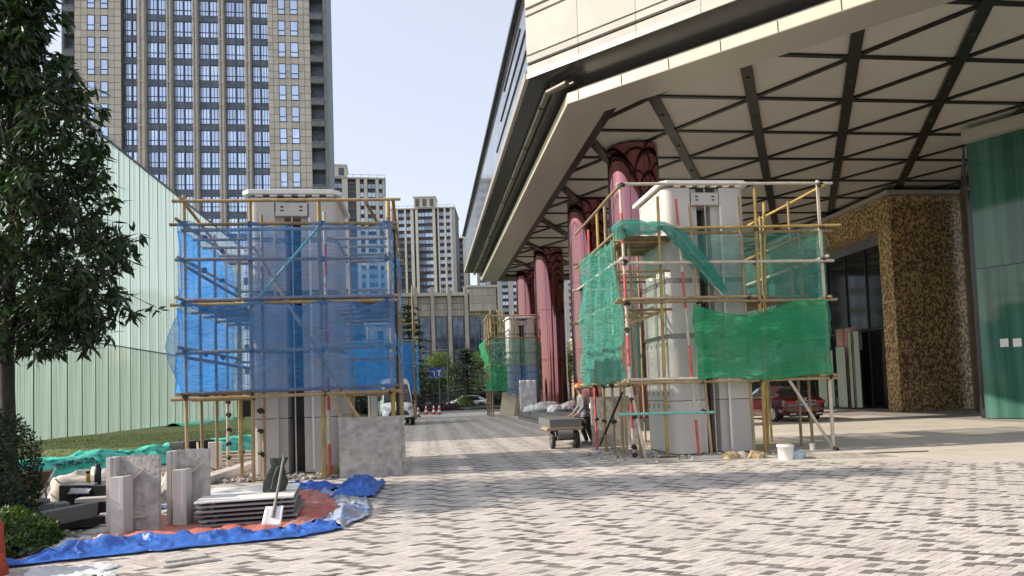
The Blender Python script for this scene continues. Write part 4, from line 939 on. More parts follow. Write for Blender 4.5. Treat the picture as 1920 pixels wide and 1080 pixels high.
b = MB(); b.grid(lambda a, q: (lerp(-4.45, -3.9, a) + .2*q, lerp(8.35, 9.2, q) + .3*(a-.5), 0.01 + .09*abs(fb((a*4, q*4, 6), 1, 4))), 24, 24); tag(b.build('grey_sheet', M_sheet, solid=0.002), 'crumpled pale grey plastic sheet beside the low green shrub', 'sheet')
# black granite block with bottles and cloths
BK = slab('granite_block', 'large black granite block with bottles on top', 'stone block', (0.95, 0.55, 0.42), (-5.05, 11.55, 0.0), (0,0,radians(-18)), M_graniteb, 0.01)
slab('granite_block', 'long low black granite block under the grey beams', 'stone block', (1.1, 0.36, 0.10), (-4.9, 9.95, 0.0), (0,0,radians(52)), M_graniteb, 0.01)
slab('granite_beam', 'grey granite beam angled across the black block, right of the shrub', 'stone beam', (1.15, 0.10, 0.20), (-4.78, 9.72, 0.10), (radians(6),0,radians(66)), M_granite, 0.008)
slab('granite_beam', 'short dark granite beam behind the shrub with a tool on top', 'stone beam', (0.62, 0.3, 0.2), (-5.2, 10.2, 0.10), (0,0,radians(36)), M_granite, 0.008)
slab('granite_beam', 'flat pale stone strip between the black block and grey beam', 'stone beam', (0.7, 0.22, 0.06), (-4.75, 11.0, 0.21), (0,0,radians(4)), M_clad, 0.006)
slab('stone_slab', 'pale flat stone slab at the foot of the corner stone', 'stone slab', (0.55, 0.5, 0.05), (-4.35, 10.6, 0.02), (0,0,radians(20)), M_clad, 0.006)
b = MB(); b.tube((-0.16,0,0.05), (0.02,0,0.05), 0.035, 0.042, 10); t_ = thing('grinder', 'hand grinder with tan body lying on the short granite beam', 'power tool', (-5.2, 10.15, 0.305), radians(10)); b.build('body', M_ply, t_)
b = MB(); b.tube((0.02,0,0.05), (0.12,0,0.05), 0.045, 0.03, 10); b.build('head', M_handle, t_); b = MB(); b.path([(0.1,0,.05),(0.2,-.1,.02),(0.26,-.2,-.05),(0.2,-.32,-.1),(0.05,-.42,-.12)], 0.007, 5); b.build('cord', M_handle, t_); b = MB(); b.lathe([(0.055,0.0),(0.055,0.006)], 16, (0.11,0,0.0)); b.build('disc', M_steel, t_)
t_ = thing('flask', 'tall black vacuum flask on the black granite block', 'flask', (-5.08, 11.56, 0.42)); b = MB(); b.lathe([(0.045,0),(0.048,0.02),(0.048,0.22),(0.034,0.235)], 16); b.build('body', M_black, t_); b = MB(); b.lathe([(0.036,0.236),(0.036,0.29),(0.03,0.295)], 14); b.build('cap', M_graniteb, t_)
t_ = thing('bottle', 'small yellow tea bottle with black cap beside the flask', 'bottle', (-5.21, 11.53, 0.42)); b = MB(); b.lathe([(0.03,0),(0.034,0.01),(0.034,0.14),(0.028,0.15)], 14); b.build('body', mat('yellow_tea', (0.45,0.30,0.03), rough=0.15), t_); b = MB(); b.lathe([(0.03,0.151),(0.03,0.19)], 14); b.build('cap', M_black, t_)
def sack(label, loc, sx_, sy, sz, rz, m, seed, name='sack', cat='sack'):
    b = MB()
    def f(a, q):
        an = a*2*pi; ph = q*pi/2; r = 1 + .22*fb((cos(an)*1.6, sin(an)*1.6, q*2+seed), 1.3, 4); k = cos(ph)**0.6
        return (sx_*cos(an)*k*r, sy*sin(an)*k*r, sz*sin(ph)**.9*r)
    b.grid(f, 36, 14); return tag(b.build(name, m, None, loc, (0,0,rz)), label, cat)
M_wsack = mat('woven_sack', (0.62, 0.57, 0.50), rough=0.8, var=0.12, scale=4, bump=0.5, bscale=16)
sack('big pale woven sack slumped behind the black granite block', (-5.55, 12.4, 0), 0.62, 0.4, 0.55, 0.2, M_wsack, 1)
sack('white plastic sack in front of the pale woven sack', (-5.05, 12.15, 0.0), 0.5, 0.3, 0.52, -.2, M_sheet, 5)
b = MB(); b.grid(lambda a, q: (0.36*(a-.5) + .03*fb((a*4,q*3,0),1), -0.32 + .18*q - .02, 0.30 + .135*min(1, q*1.6) + .012*fb((a*6,q*5,2),1)), 20, 10); o = b.build('white_cloth', M_sheet, None, (-5.12, 11.58, 0.0), (0,0,radians(-18)), solid=0.012); tag(o, 'folded white cloth hanging over the edge of the black block', 'cloth')
# wheelbarrow
W = thing('wheelbarrow', 'tan site wheelbarrow with black wheel half hidden behind the round hedge', 'wheelbarrow', (-6.05, 11.5, 0), radians(200))
b = MB(); P0 = [(-.28,-.38,.62),(.28,-.38,.62),(.34,.42,.66),(-.34,.42,.66)]; P1 = [(-.18,-.2,.36),(.18,-.2,.36),(.2,.25,.36),(-.2,.25,.36)]
b.add(P0+P1, [(4,5,6,7),(0,1,5,4),(1,2,6,5),(2,3,7,6),(3,0,4,7)]); b.build('tray', M_plyd, W, solid=0.01)
def tyre(parent, loc, R_, wd, axis='Y', hub=True, name='wheel'):
    o = MB(); 
    o.sm = True
    def f(a, q):
        an = a*2*pi; pr = [(-.5,.72),(-.5,.92),(-.38,1.0),(.38,1.0),(.5,.92),(.5,.72)]; i = min(int(q*5), 4); k = q*5-i; x, r = lerp(pr[i][0], pr[i+1][0], k), lerp(pr[i][1], pr[i+1][1], k)
        return (x*wd, r*R_*cos(an), r*R_*sin(an))
    o.grid(f, 28, 5); w_ = o.build(name, M_rubber, parent, loc)
    h = MB(); h.lathe([(R_*.70, -wd*.42), (R_*.72, -wd*.3), (R_*.72, wd*.3), (R_*.70, wd*.42)], 20, M=Matrix.Rotation(pi/2, 4, 'Y')); 
    for k in range(7):
        an = 2*pi*k/7
        for sgn in (-1, 1): h.box(-.01, .01, -R_*.07, R_*.07, R_*.16, R_*.7, Matrix.Translation((sgn*wd*.46,0,0)) @ Matrix.Rotation(an, 4, 'X'))
    h.build('rim', M_steel if hub else M_handle, w_); return w_
tyre(W, (0, .5, .2), .2, .09, hub=False)
for s_ in (-1, 1):
    b = MB(); b.path([(s_*.05,.5,.2), (s_*.22,.1,.34), (s_*.26,-.9,.6)], .016, 6); b.build('handle', M_handle, W); b = MB(); b.path([(s_*.2,-.15,.35), (s_*.22,-.25,.0)], .014, 6); b.build('leg', M_handle, W)
slab('stone_slab', 'thin grey slab leaning behind the nearer corner stone', 'stone slab', (0.5, 0.03, 0.5), (-4.42, 12.55, 0.0), (radians(-24),0,radians(-38)), M_slab); slab('stone_slab', 'thin grey slab leaning against another slab, farther behind', 'stone slab', (0.45, 0.03, 0.48), (-4.58, 12.75, 0.0), (radians(-26),0,radians(-48)), M_clad)
def timber(label, p0, p1, w_, h_, m=None, cat='timber'):
    p0 = Vector(p0); p1 = Vector(p1); d = p1-p0; q = d.to_track_quat('X', 'Z'); o = MB().box(0, d.length, -w_/2, w_/2, -h_/2, h_/2).build('timber', m or M_timber, None, p0, q.to_euler()); return tag(o, label, cat, 'loose timbers near the left pillar')
timber('pale timber batten slanting down from the green tarp behind the corner stones', (-5.6, 14.6, 0.45), (-4.4, 13.1, 0.05), .05, .07); timber('pale timber batten propped beside the white block', (-5.55, 17.8, 0.62), (-5.0, 16.2, 0.04), .04, .07)
timber('flat plank lying in the grass left of the pillar, nearest of three', (-5.7, 18.3, 0.16), (-3.9, 18.5, 0.13), .2, .04); timber('flat plank lying in the grass left of the pillar, middle of three', (-5.6, 19.0, 0.2), (-3.9, 19.2, 0.17), .2, .05); timber('flat plank lying in the grass left of the pillar, farthest of three', (-5.6, 19.7, 0.24), (-3.8, 19.9, 0.2), .25, .05)
slab('stone_block', 'upright white stone block standing on the grass strip', 'stone block', (0.3, 0.22, 0.6), (-5.12, 17.75, 0.04), (0,0,.3), M_white, 0.006)
slab('dark_box', 'dark open crate wrapped by the green tarp', 'crate', (1.0, 0.6, 0.5), (-6.55, 20.6, 0.05), (0,0,radians(55)), M_black, 0.01)
K = thing('kerb', 'pale stone kerb running back along the left pillar', 'kerb', (-4.42, 14.2, 0), radians(-4))
for q in range(4): MB().box(-.16, .16, q*1.0+.01, q*1.0+.99, 0, .15).build('kerb_stone', M_clad, K, bevel=.01)
def rubble(name, n, fn, smin, smax, m=M_rubble):
    b = MB()
    for i in range(n):
        x, y = fn(); s_ = U(smin, smax)*rnd.random()**.5; M_ = Matrix.Translation((x, y, s_*.25)) @ Matrix.Rotation(U(0,6), 4, 'Z') @ Matrix.Rotation(U(-.5,.5), 4, 'X')
        b.add([M_ @ Vector((s_*cos(a)*U(.6,1.1), s_*sin(a)*U(.5,1), U(-.1,.1)*s_)) for a in (0,1.2,2.5,3.8,5)] + [M_ @ Vector((0,0,s_*U(.3,.7))), M_ @ Vector((0,0,-s_*.3))], [(0,1,5),(1,2,5),(2,3,5),(3,4,5),(4,0,5),(1,0,6),(2,1,6),(3,2,6),(4,3,6),(0,4,6)])
    return tag(b.build(name, m), kind='stuff')
rubble('rubble', 500, lambda: (U(-4.3,-1.6), 14.4 + abs(rnd.gauss(0,.45))), .02, .12)
rubble('rubble', 260, lambda: (rnd.gauss(-4.9,.4), rnd.gauss(15.2,1.2)), .03, .16)
rubble('rubble', 420, lambda: (U(4.6,8.4), 14.75 + abs(rnd.gauss(0,.35))), .015, .09)
rubble('rubble', 200, lambda: (rnd.gauss(5.0,.5), rnd.gauss(16.6,1.0)), .02, .1)
rubble('rubble', 160, lambda: (rnd.gauss(-5.3,.7), rnd.gauss(11.2,.9)), .03, .14)
# big slabs leaning on the left pillar
slab('stone_slab', 'large rough grey slab leaning on the left pillar, front one of the pair', 'stone slab', (1.25, 0.035, 1.2), (-1.13, 14.40, 0), (radians(-4),0,radians(9)), M_slab, 0.004)
slab('stone_slab', 'large rough grey slab edge showing behind the front slab', 'stone slab', (1.25, 0.05, 1.2), (-1.06, 14.47, 0), (radians(-4),0,radians(9)), M_slab, 0.004)
sack('crumpled brown paper bag at the foot of the left pillar', (-2.0, 14.85, 0), .2, .14, .2, .3, M_paper, 9, 'paper_bag', 'paper bag')
# green tarp over the lawn edge
b = MB()
def gt(a, q):
    v = lerp(14.6, 25.0, a); r = lawn_r(v); w_ = lerp(-0.75, 0.40, q)
    z = (0.50 if q < .5 else 0.50*(1 - ((q-.5)/.5)**1.6)) * (0.9 + .25*fb((v*.7, 1, 0), 1)); z = z if q > .18 else lerp(0.2, z, q/.18)
    z += 0.07*fb((v*1.6, q*2.5, 4), 1.3, 5); n_ = .10*fb((v*1.8, q*3, 9), 1.2, 4) + .11*(1 - min(1, 2.3*abs(fb((v*1.3 + q*1.1, q*2.4 - v*.5, 21), 1.0, 3))))**3 - .05*(1 - min(1, 2.3*abs(fb((v*1.9 - q*1.6, q*2.0 + v*.7, 31), 1.0, 3))))**4
    return (r + w_*.93 + n_, v - w_*.35, max(.02, z))
b.grid(gt, 220, 24); GT = b.build('green_tarp', M_tarpg, solid=0.003); tag(GT, 'long bright green tarpaulin draped along the lawn edge with black print', 'tarp')
def text_mesh(s_, size, font_extr=0.0, bold=0.0):
    cu = bpy.data.curves.new('t', 'FONT'); cu.body = s_; cu.size = size; cu.align_x = 'CENTER'; cu.align_y = 'CENTER'; cu.extrude = font_extr; cu.offset = size*bold
    o = bpy.data.objects.new('t', cu); col.objects.link(o); bpy.context.view_layer.update()
    me = bpy.data.meshes.new_from_object(o.evaluated_get(bpy.context.evaluated_depsgraph_get())); bpy.data.objects.remove(o); return me
def on_tarp(me, vc, q0, sv, name):
    for vert in me.vertices:      # lay the flat print on the cloth
        a = (vc + vert.co.x*sv - 14.6)/10.4; q = q0 - vert.co.y/1.15
        p = Vector(gt(a, q)); vert.co = p + Vector((0.035, -0.06, 0.02))
    me.materials.clear(); me.materials.append(M_black); return ob(name, me, GT)
on_tarp(text_mesh('建设建筑 百大型材', 0.14, 0.0, 0.03), 17.25, 0.76, 0.85, 'printed_text'); on_tarp(text_mesh('百大', 0.16, 0.0, 0.03), 19.4, 0.80, 0.85, 'printed_text')
me = bpy.data.meshes.new('logo'); lb = MB()
for an in (0, pi):
    c_, s_ = cos(an), sin(an)
    P = [(-.16,.02),(-.04,.10),(.14,.10),(.08,.05),(-.02,.05),(-.08,.0)]; lb.add([(x*c_-y*s_, x*s_+y*c_, 0) for x, y in P], [tuple(range(6))])
on_tarp(lb.mesh('logo', M_black), 16.0, 0.82, 0.9, 'printed_logo')
b = MB(); b.grid(lambda a, q: (-15.7 + 1.2*q + .1*fb((a*5, q, 1), 1), lerp(44, 56, a), .22 + .18*sin(pi*q) + .1*fb((a*8, q*3, 2), 1)), 40, 8); tag(b.build('green_tarp', M_tarpg, solid=.003), 'distant strip of green tarpaulin at the foot of the glass wall', 'tarp')
# red-orange sack at the left frame edge
sack('red orange mesh sack standing at the bottom left frame edge', (-4.36, 7.35, 0), .28, .25, .62, 0, mat('red_mesh', (.42,.06,.025), rough=.8, var=.3, scale=30, bump=.5, bscale=60), 3)
# ================================================================ YARD OBJECTS, RIGHT AND CENTRE
t_ = thing('bucket', 'white paint bucket splashed with plaster beside the right pillar', 'bucket', (7.42, 13.75, 0)); b = MB(); b.lathe([(.135,0),(.145,.02),(.165,.26),(.175,.262),(.175,.30),(.165,.305)], 24); b.build('body', M_white, t_); b = MB(); b.lathe([(.17,.3055),(.17,.315),(.1,.32)], 24); b.build('lid', M_polew, t_)
b = MB(); b.path([(.172*cos(a), .172*sin(a)-.0, .24 - .10*sin(a)) for a in [pi + pi*i/10 for i in range(11)]], .004, 5); b.build('handle', M_steel, t_)
sack('crumpled pale blue plastic bag beside the white bucket', (7.72, 13.85, 0), .2, .16, .17, .4, mat('blue_plastic', (.42,.48,.52), rough=.4), 12, 'plastic_bag', 'plastic bag')
t_ = tag(MB().lathe([(.05,0),(.065,.15),(.07,.155)], 16).build('paper_cup', M_white, None, (8.98, 15.4, 0)), 'small white cup under the right scaffold brace', 'cup')
b = MB(); b.tube((8.6,14.12,.015), (10.74,13.85,.015), .012, .012, 6); tag(b.build('steel_rod', M_clamp), 'dark steel rod lying on the smooth paving at right', 'rod')
tag(MB().box(0,1.05,-.06,.06,0,.05).build('plank', M_timber, None, (4.36,14.72,0), (0,0,-.10), bevel=.004), 'flat timber plank at the foot of the striped corner pole', 'plank')
tag(MB().box(0,.36,-.03,.03,0,.03).build('steel_angle', M_clamp, None, (5.05,14.73,.051), (0,0,-.1)), 'short dark steel bar lying on the flat plank', 'steel bar')
tag(MB().box(0,.9,-.06,.06,0,.06).build('plank', M_clad, None, (5.7,14.55,0), (0,0,.02), bevel=.004), 'pale stone strip lying before the right pillar', 'stone strip')
for i, (x, y, s_) in enumerate(((6.55,14.5,.2),(6.85,14.62,.16),(7.05,14.3,.2),(7.22,14.55,.13))):
    sack(['torn brown paper bag before the pillar slot','small crumpled paper scrap behind the torn bag','opened kraft paper sack left of the bucket','small paper scrap between kraft sack and bucket'][i], (x, y, 0), s_, s_*.8, s_*.7, i*.8, M_paper if i % 2 == 0 else M_wsack, 20+i, 'paper_bag', 'paper bag')
b = MB(); b.grid(lambda a, q: (lerp(7.9, 9.6, a), lerp(13.55, 14.35, q) - .3*a, .003 + .05*max(0, sin(pi*a))*sin(pi*q)*(1 + fb((a*4, q*4, 1), 1))), 40, 20); tag(b.build('mortar_heap', M_rubble), kind='stuff')
slab('stone_slab', 'dark grey slab standing behind the left legs of the right scaffold', 'stone slab', (1.3, .09, 1.38), (5.22, 18.95, 0), (radians(-3),0,radians(-7)), M_slab); slab('white_board', 'tall white board standing behind the dark grey slab', 'board', (.9, .05, 1.95), (5.75, 20.4, 0), (radians(-3),0,radians(-7)), M_white)
# hand cart with load
CT = thing('hand_cart', 'two wheeled site cart loaded for the worker in the orange helmet', 'cart', (3.78, 18.95, 0), 0)
tyre(CT, (-.34,0,.24), .24, .1, hub=False); tyre(CT, (.34,0,.24), .24, .1, hub=False)
b = MB(); b.tube((-.3,0,.24), (.3,0,.24), .02, .02, 8); b.build('axle', M_clamp, CT)
for s_ in (-1, 1): b = MB(); b.path([(s_*.24,-.1,.50),(s_*.22,.0,.24),(s_*.24,.7,.48)], .018, 6); b.build('frame_bar', M_clamp, CT)
MB().box(-.36,.36,-.15,1.7,.47,.50).build('bed', M_clamp, CT)
b = MB(); b.tube((-.2,-.12,.40), (.2,-.12,.40), .13, .13, 18); b.build('drum', M_granite, CT)
for q in range(3): tag(MB().box(-.5,.5,-.22,.75,0,.022).build('plywood_sheet', M_ply, None, (3.78 + U(-.04,.04), 19.0, .503+q*.026), (0,0,U(-.06,.06))), ['lowest','middle','upper'][q] + ' plywood sheet of three on the hand cart', 'plywood')
tag(MB().box(-.45,.45,-.2,2.1,0,.22).build('granite_slab', M_granite, None, (3.82, 19.1, .585), (0,0,-.03), bevel=.008), 'thick dark granite slab lying on the hand cart', 'stone slab')
# plinth load
tag(MB().grid(lambda a, q: (lerp(-.5,.5,a), -.05 + .03*fb((a*4,q*5,1),1,4), lerp(0,1.75,q) - .03*abs(a-.3)), 20, 24).build('wrapped_slab', M_sheet, None, (5.95, 40.2, .52), (radians(-4),0,0), solid=.1), 'tall slab wrapped in white cloth standing on the plinth end', 'wrapped slab')
for i in range(6):
    sack(['long white bag on the plinth left of the cart','white bag piled on the plinth top','white bag at the back of the plinth pile','white bag hanging over the plinth edge','small white bag low on the plinth step','last white bag nearest the cart on the plinth'][i], (6.0 + .45*i, 37.5 - i*.9, .52 + (.15 if i % 2 else 0)), .75, .4, .34, .3*i, M_sheet, 30+i, 'white_bag', 'bag')
for q in range(4): slab('cream_board', ['front cream board of the leaning stack','second cream board of the leaning stack','third cream board of the leaning stack','rear taller cream board of the leaning stack'][q] + ' by the far scaffold', 'board', (1.0 if q < 3 else 1.1, .04, 1.6 if q < 3 else 1.85), (5.35 + q*.24, 46.2 + q*.10, 0), (radians(-8),radians(9),radians(-12)), M_board, 0.004, 'cream boards leaning by the far scaffold')
# cones
def cone(loc, label):
    t = thing('traffic_cone', label, 'traffic cone', loc, 0, 'traffic cones by the far kerb'); MB().box(-.2,.2,-.2,.2,0,.05).build('base', M_black, t)
    b = MB(); rs = [(.15,.05),(.125,.22),(.10,.38),(.075,.54),(.045,.72)]
    for i in range(4): b.mi = i % 2; b.lathe([(rs[i][0], rs[i][1]), (rs[i+1][0], rs[i+1][1])], 14)
    b.build('body', [mat('cone_red', (.55,.08,.07), rough=.5) if 'cone_red' not in MATS else MATS['cone_red'], M_wpaint], t)
for i, p in enumerate(((-.57,51.5,0),(.0,57.5,0),(.62,57.0,0),(1.05,56.4,0))): cone(p, ['red and white cone standing alone by the scaffold pole','left one of three red and white cones in a row','middle one of three red and white cones in a row','right one of three red and white cones in a row'][i])
# frosted door panels leaning in the entrance
M_fro = mat('frosted_panel', (.30,.37,.31), rough=.25, var=.06, scale=.8)
for i, (v0, v1, h) in enumerate(((38.9,38.0,3.3),(37.8,37.25,3.3),(36.95,36.05,3.45),(35.75,35.45,4.2),(35.25,34.75,4.2))):
    t = thing('door_panel', ['leftmost frosted glass panel leaning in the entrance','narrow frosted panel with small vertical lettering','wide frosted panel right of the pink pole','thin frosted panel edge in the dark entrance','tall frosted panel next to the granite jamb'][i], 'glass panel', (23.3, v1, .08), 0, 'frosted panels leaning in the entrance')
    MB().box(0,.03,.02,v0-v1-.02,.03,h-.03).build('glass', M_fro, t); b = MB(); b.box(-.01,.04,0,.019,0,h); b.box(-.01,.04,v0-v1-.019,v0-v1,0,h); b.box(-.01,.04,.02,v0-v1-.02,0,.029); b.box(-.01,.04,.02,v0-v1-.02,h-.029,h); b.build('frame', M_frame, t)
    if i == 1:
        for k, ch in enumerate('酒店大堂'): o = ob('lettering', text_mesh(ch, .15), t, (-.012, .27, 1.9 - k*.19), (pi/2, 0, -pi/2)); o.data.materials.clear(); o.data.materials.append(M_wpaint)
M_pink = mat('pink_shell', (.72,.42,.38), rough=.3, metal=.4)
b = MB(); b.grid(lambda a, q: (.35*sin(a*pi)*-1, .35*cos(a*pi), lerp(0,4.5,q)), 14, 2); tag(b.build('column_shell', M_pink, None, (23.9,37.1,.05), solid=.02), 'pink half round column shell standing in the dark entrance', 'column shell'); b = MB(); b.grid(lambda a, q: (.42*sin(a*pi)*-1, .42*cos(a*pi), lerp(0,4.5,q)), 14, 2); tag(b.build('column_shell', M_pink, None, (23.95,36.2,.05), solid=.02), 'pink half round column shell behind the wide frosted panel', 'column shell')
# ================================================================ VEGETATION
def leaf(b, p, d, n, L, W):
    """one folded leaf: base p, direction d, face normal n"""
    d = d.normalized(); s_ = d.cross(n)
    if s_.length < 1e-4: s_ = d.orthogonal()
    s_.normalize(); n = s_.cross(d)
    m1 = p + d*L*.45; 
    b.add([p, m1 + s_*W*.5 - n*W*.12, m1 + n*0.0, m1 - s_*W*.5 - n*W*.12, p + d*L - n*L*.12], [(0,1,2),(0,2,3),(2,1,4),(3,2,4)])
def rv(): 
    while True:
        v = Vector((U(-1,1), U(-1,1), U(-1,1)))
        if .05 < v.length < 1: return v.normalized()
M_bark = mat('bark', (0.036, 0.030, 0.026), rough=0.9, var=.35, scale=6, bump=.5, bscale=20)
M_leaf = leafmat('tree_leaf', (0.024, 0.047, 0.013), trans=.22)
M_hedge = leafmat('hedge_leaf', (0.022, 0.042, 0.013), trans=.2)
M_shrub = leafmat('shrub_leaf', (0.05, 0.095, 0.014), trans=.3)
M_cedar = leafmat('cedar_needles', (0.028, 0.045, 0.024), trans=.15)
M_lgreen = leafmat('light_green_leaf', (0.09, 0.155, 0.022), trans=.4)
M_mgreen = leafmat('mid_green_leaf', (0.045, 0.075, 0.022), trans=.25)
TR = thing('street_tree', 'leafy dark green tree with drooping leaves at the upper left', 'tree', (-6.25, 11.35, 0))
b = MB(); pts = [(0.02,0,0),(0.0,0.01,1.2),(-.03,0,2.4),(0,.02,3.6),(.03,.05,5.2),(.02,.03,7.0),(0,.0,9.0)]; b.path(pts, [.125,.105,.095,.085,.065,.045,.02], 10); b.build('trunk', M_bark, TR)
def crown_R(z):
    P = [(2.75,1.6),(3.2,2.1),(3.9,2.12),(5.0,1.85),(6.3,1.55),(7.3,.85),(8.0,.45),(9.2,.2)]
    for (z0, r0), (z1, r1) in zip(P, P[1:]):
        if z <= z1: return lerp(r0, r1, max(0, (z-z0)/(z1-z0)))
    return .15
fol = MB()
for k in range(120):
    z = 2.5 + 6.3*(k/120)**1.15; an = k*2.39996 + U(-.3,.3); R_ = max(.25, crown_R(z+.35)*U(.84, 1.06) - .42)
    base = Vector((0,0,max(2.3, z - .55*U(.5,1.2)))); tip = Vector((cos(an)*R_, sin(an)*R_, z + .35 + U(-.15,.15)))
    mid = base.lerp(tip, .5) + Vector((0,0,.16)); bb = MB(); bb.path([base, base.lerp(mid,.5) + Vector((U(-.1,.1),U(-.1,.1),U(-.05,.1))), mid, mid.lerp(tip,.5) + Vector((U(-.1,.1),U(-.1,.1),U(-.05,.08))), tip], [.026, .02, .014, .010, .005], 5)
    if cos(an) < -.15 and rnd.random() < .75: continue      # most branches left out on the unseen side to thin the crown's shadow
    tw = []
    for q in range(22):
        t_ = U(.22, 1.0)**.8; p = (base.lerp(mid, t_*2) if t_ < .5 else mid.lerp(tip, t_*2-1)); e = p + Vector((U(-.42,.42), U(-.42,.42), U(-.30,.26)))
        if fb((e.x*1.3, e.y*1.3, e.z*1.3), 1.0, 2) < -0.30: continue
        bb.tube(p, e, .008, .004, 4, cap=False); tw.append(e)
    for c in range(2):
        tw.append(tip + Vector((U(-.15,.15), U(-.15,.15), U(-.12,.1))))
    bb.build('branch', M_bark, TR)
    for e in tw:
        for q in range(rnd.randint(8, 12)):
            d = Vector((U(-1,1), U(-1,1), U(-1.5,.35))); leaf(fol, e + rv()*.06, d, rv()*.6 + Vector((0,0,.8)), U(.16,.26), U(.05,.078))
tag(fol.build('foliage', M_leaf, TR), kind='stuff')
def ball_bush(name, label, cat, loc, rx, ry, rz, n, L, m, seed, rot=0, flat=.0):
    t = thing(name, label, cat, loc); b = MB()
    for i in range(n):
        d = rv(); d.z = abs(d.z)*1.0 if d.z > -flat else abs(d.z)
        k = (1 + .16*fb((d.x*2.2, d.y*2.2, d.z*2.2 + seed), 1.0, 4))*(1 - abs(rnd.gauss(0, .07)))
        p = Vector((d.x*rx*k, d.y*ry*k, d.z*rz*k + .02)); leaf(b, p, d*.7 + rv()*.9, d + rv()*.7, L*U(.7,1.3), L*.5)
    tag(b.build('foliage', m, t), kind='stuff'); c = MB()
    for i in range(7): a = i*.9; c.tube((U(-.05,.05),U(-.05,.05),0), (cos(a)*rx*.6, sin(a)*ry*.6, rz*U(.5,.8)), .02, .008, 5)
    c.build('stems', M_bark, t); i_ = MB(); i_.lathe([(rx*.5, .02), (rx*.72, rz*.25), (rx*.68, rz*.55), (rx*.4, rz*.74), (.05, rz*.8)], 16); i_.build('inner_mass', M_hedge, t); return t
ball_bush('round_hedge', 'large dark round clipped hedge below the tree', 'hedge', (-6.0, 9.75, 0), .98, .95, 1.84, 16000, .055, M_hedge, 1)
ball_bush('low_shrub', 'low bright green shrub in front of the round hedge', 'shrub', (-4.85, 8.5, 0), .66, .75, .46, 5200, .06, M_shrub, 4)
ball_bush('low_shrub', 'darker low shrub at the lower left corner behind the red sack', 'shrub', (-5.2, 7.7, 0), .6, .6, .55, 3200, .06, M_mgreen, 6)
def cedar(label, loc, H, R_, seed, n=3200, m=None):
    r0 = random.Random(seed); t = thing('cedar_tree', label, 'tree', loc, U(0,6)); b = MB(); b.path([(0,0,0),(.05,0,H*.5),(0,.05,H)], [.2,.13,.03], 8); f = MB(); nl = 15
    for k in range(nl):
        z = H*(.14 + .84*k/nl); rr = R_*(1-(k/nl)**1.4)*r0.uniform(.7,1.1)+.3
        for q in range(6):
            an = r0.uniform(0,6.28); e = Vector((cos(an)*rr, sin(an)*rr, z - .12*rr)); b.tube((0,0,z), e, .05, .015, 5)
            for i in range(n//(nl*6)):
                s_ = r0.random()**.6; p = Vector((0,0,z)).lerp(e, s_) + Vector((r0.gauss(0,.28)*(.4+s_), r0.gauss(0,.28)*(.4+s_), r0.gauss(0,.08)))
                leaf(f, p, Vector((r0.uniform(-1,1), r0.uniform(-1,1), r0.uniform(-.5,.1))), Vector((0,0,1)) + rv()*.4, .30, .14)
    b.build('trunk', M_bark, t); tag(f.build('foliage', m or M_cedar, t), kind='stuff'); return t
def broad(label, loc, H, R_, seed, m, n=4000, L=.26, z0=.3, name='broad_tree'):
    r0 = random.Random(seed); t = thing(name, label, 'tree', loc); b = MB(); b.path([(0,0,0),(.06,.03,H*.4),(0,0,H*.75)], [.17,.12,.04], 8); f = MB(); cl = []
    for k in range(26):
        an = r0.uniform(0,6.28); z = H*r0.uniform(z0,.93); w_ = R_*sqrt(max(.05, 1-((z/H-.55)/.5)**2))*r0.uniform(.3,.95); c = Vector((cos(an)*w_, sin(an)*w_, z)); cl.append((c, r0.uniform(.5,1)*R_*.38)); b.tube((0,0,min(z*.75,H*.7)), c, .05, .012, 5)
    for i in range(n):
        c, rr = r0.choice(cl); d = rv(); p = c + d*rr*(1-abs(r0.gauss(0,.25))); leaf(f, p, d + rv(), d + Vector((0,0,.5)) + rv()*.5, L*r0.uniform(.7,1.3), L*.5)
    b.build('trunk', M_bark, t); tag(f.build('foliage', m, t), kind='stuff'); return t
cedar('dark layered cedar right behind the far left scaffold', (-1.3, 61, 0), 10.2, 2.6, 1, 4200)
cedar('dark cedar partly hidden by the left scaffold, nearer the van', (-5.5, 60, 0), 8.5, 2.8, 2)
cedar('dark cedar at the far left end of the driveway', (-10.5, 63, 0), 9.0, 3.0, 3)
cedar('airy dark cedar between the blue sign and the green far scaffold', (4.3, 71, 0), 6.6, 3.0, 4, 4200, M_cedar)
broad('bright green broad tree behind the airy cedar, left', (1.7, 84, 0), 6.6, 2.7, 5, M_lgreen)
broad('bright green broad tree behind the airy cedar, right', (7.6, 86, 0), 6.8, 2.9, 6, M_lgreen)
broad('thin tall tree rising above the green far scaffold', (8.0, 74, 0), 10.2, 1.9, 7, M_mgreen, 1500, .24, .5)
broad('light green tree seen between the rose columns', (16.2, 77, 0), 6.8, 2.6, 8, M_lgreen)
broad('dark green bushy tree behind the blue sign', (-.4, 74, 0), 4.6, 2.6, 9, M_mgreen)
broad('dark green bushy tree left of the far cones', (-4.2, 70, 0), 5.0, 2.6, 10, M_mgreen)
broad('mid green tree filling the gap beyond the rose columns', (20.5, 80, 0), 7.5, 3.2, 11, M_mgreen)
ball_bush('topiary_ball', 'left smaller round topiary ball beyond the paving', 'shrub', (3.8, 69, 0), 1.0, 1.0, 1.35, 1600, .16, M_lgreen, 11)
ball_bush('topiary_ball', 'right larger round topiary ball beyond the paving', 'shrub', (5.95, 71, 0), 1.25, 1.2, 1.8, 2000, .16, M_mgreen, 12)
ball_bush('clipped_hedge', 'dark clipped hedge mound behind the topiary balls', 'hedge', (8.0, 73, 0), 2.2, 1.3, 2.3, 2600, .16, M_hedge, 13)
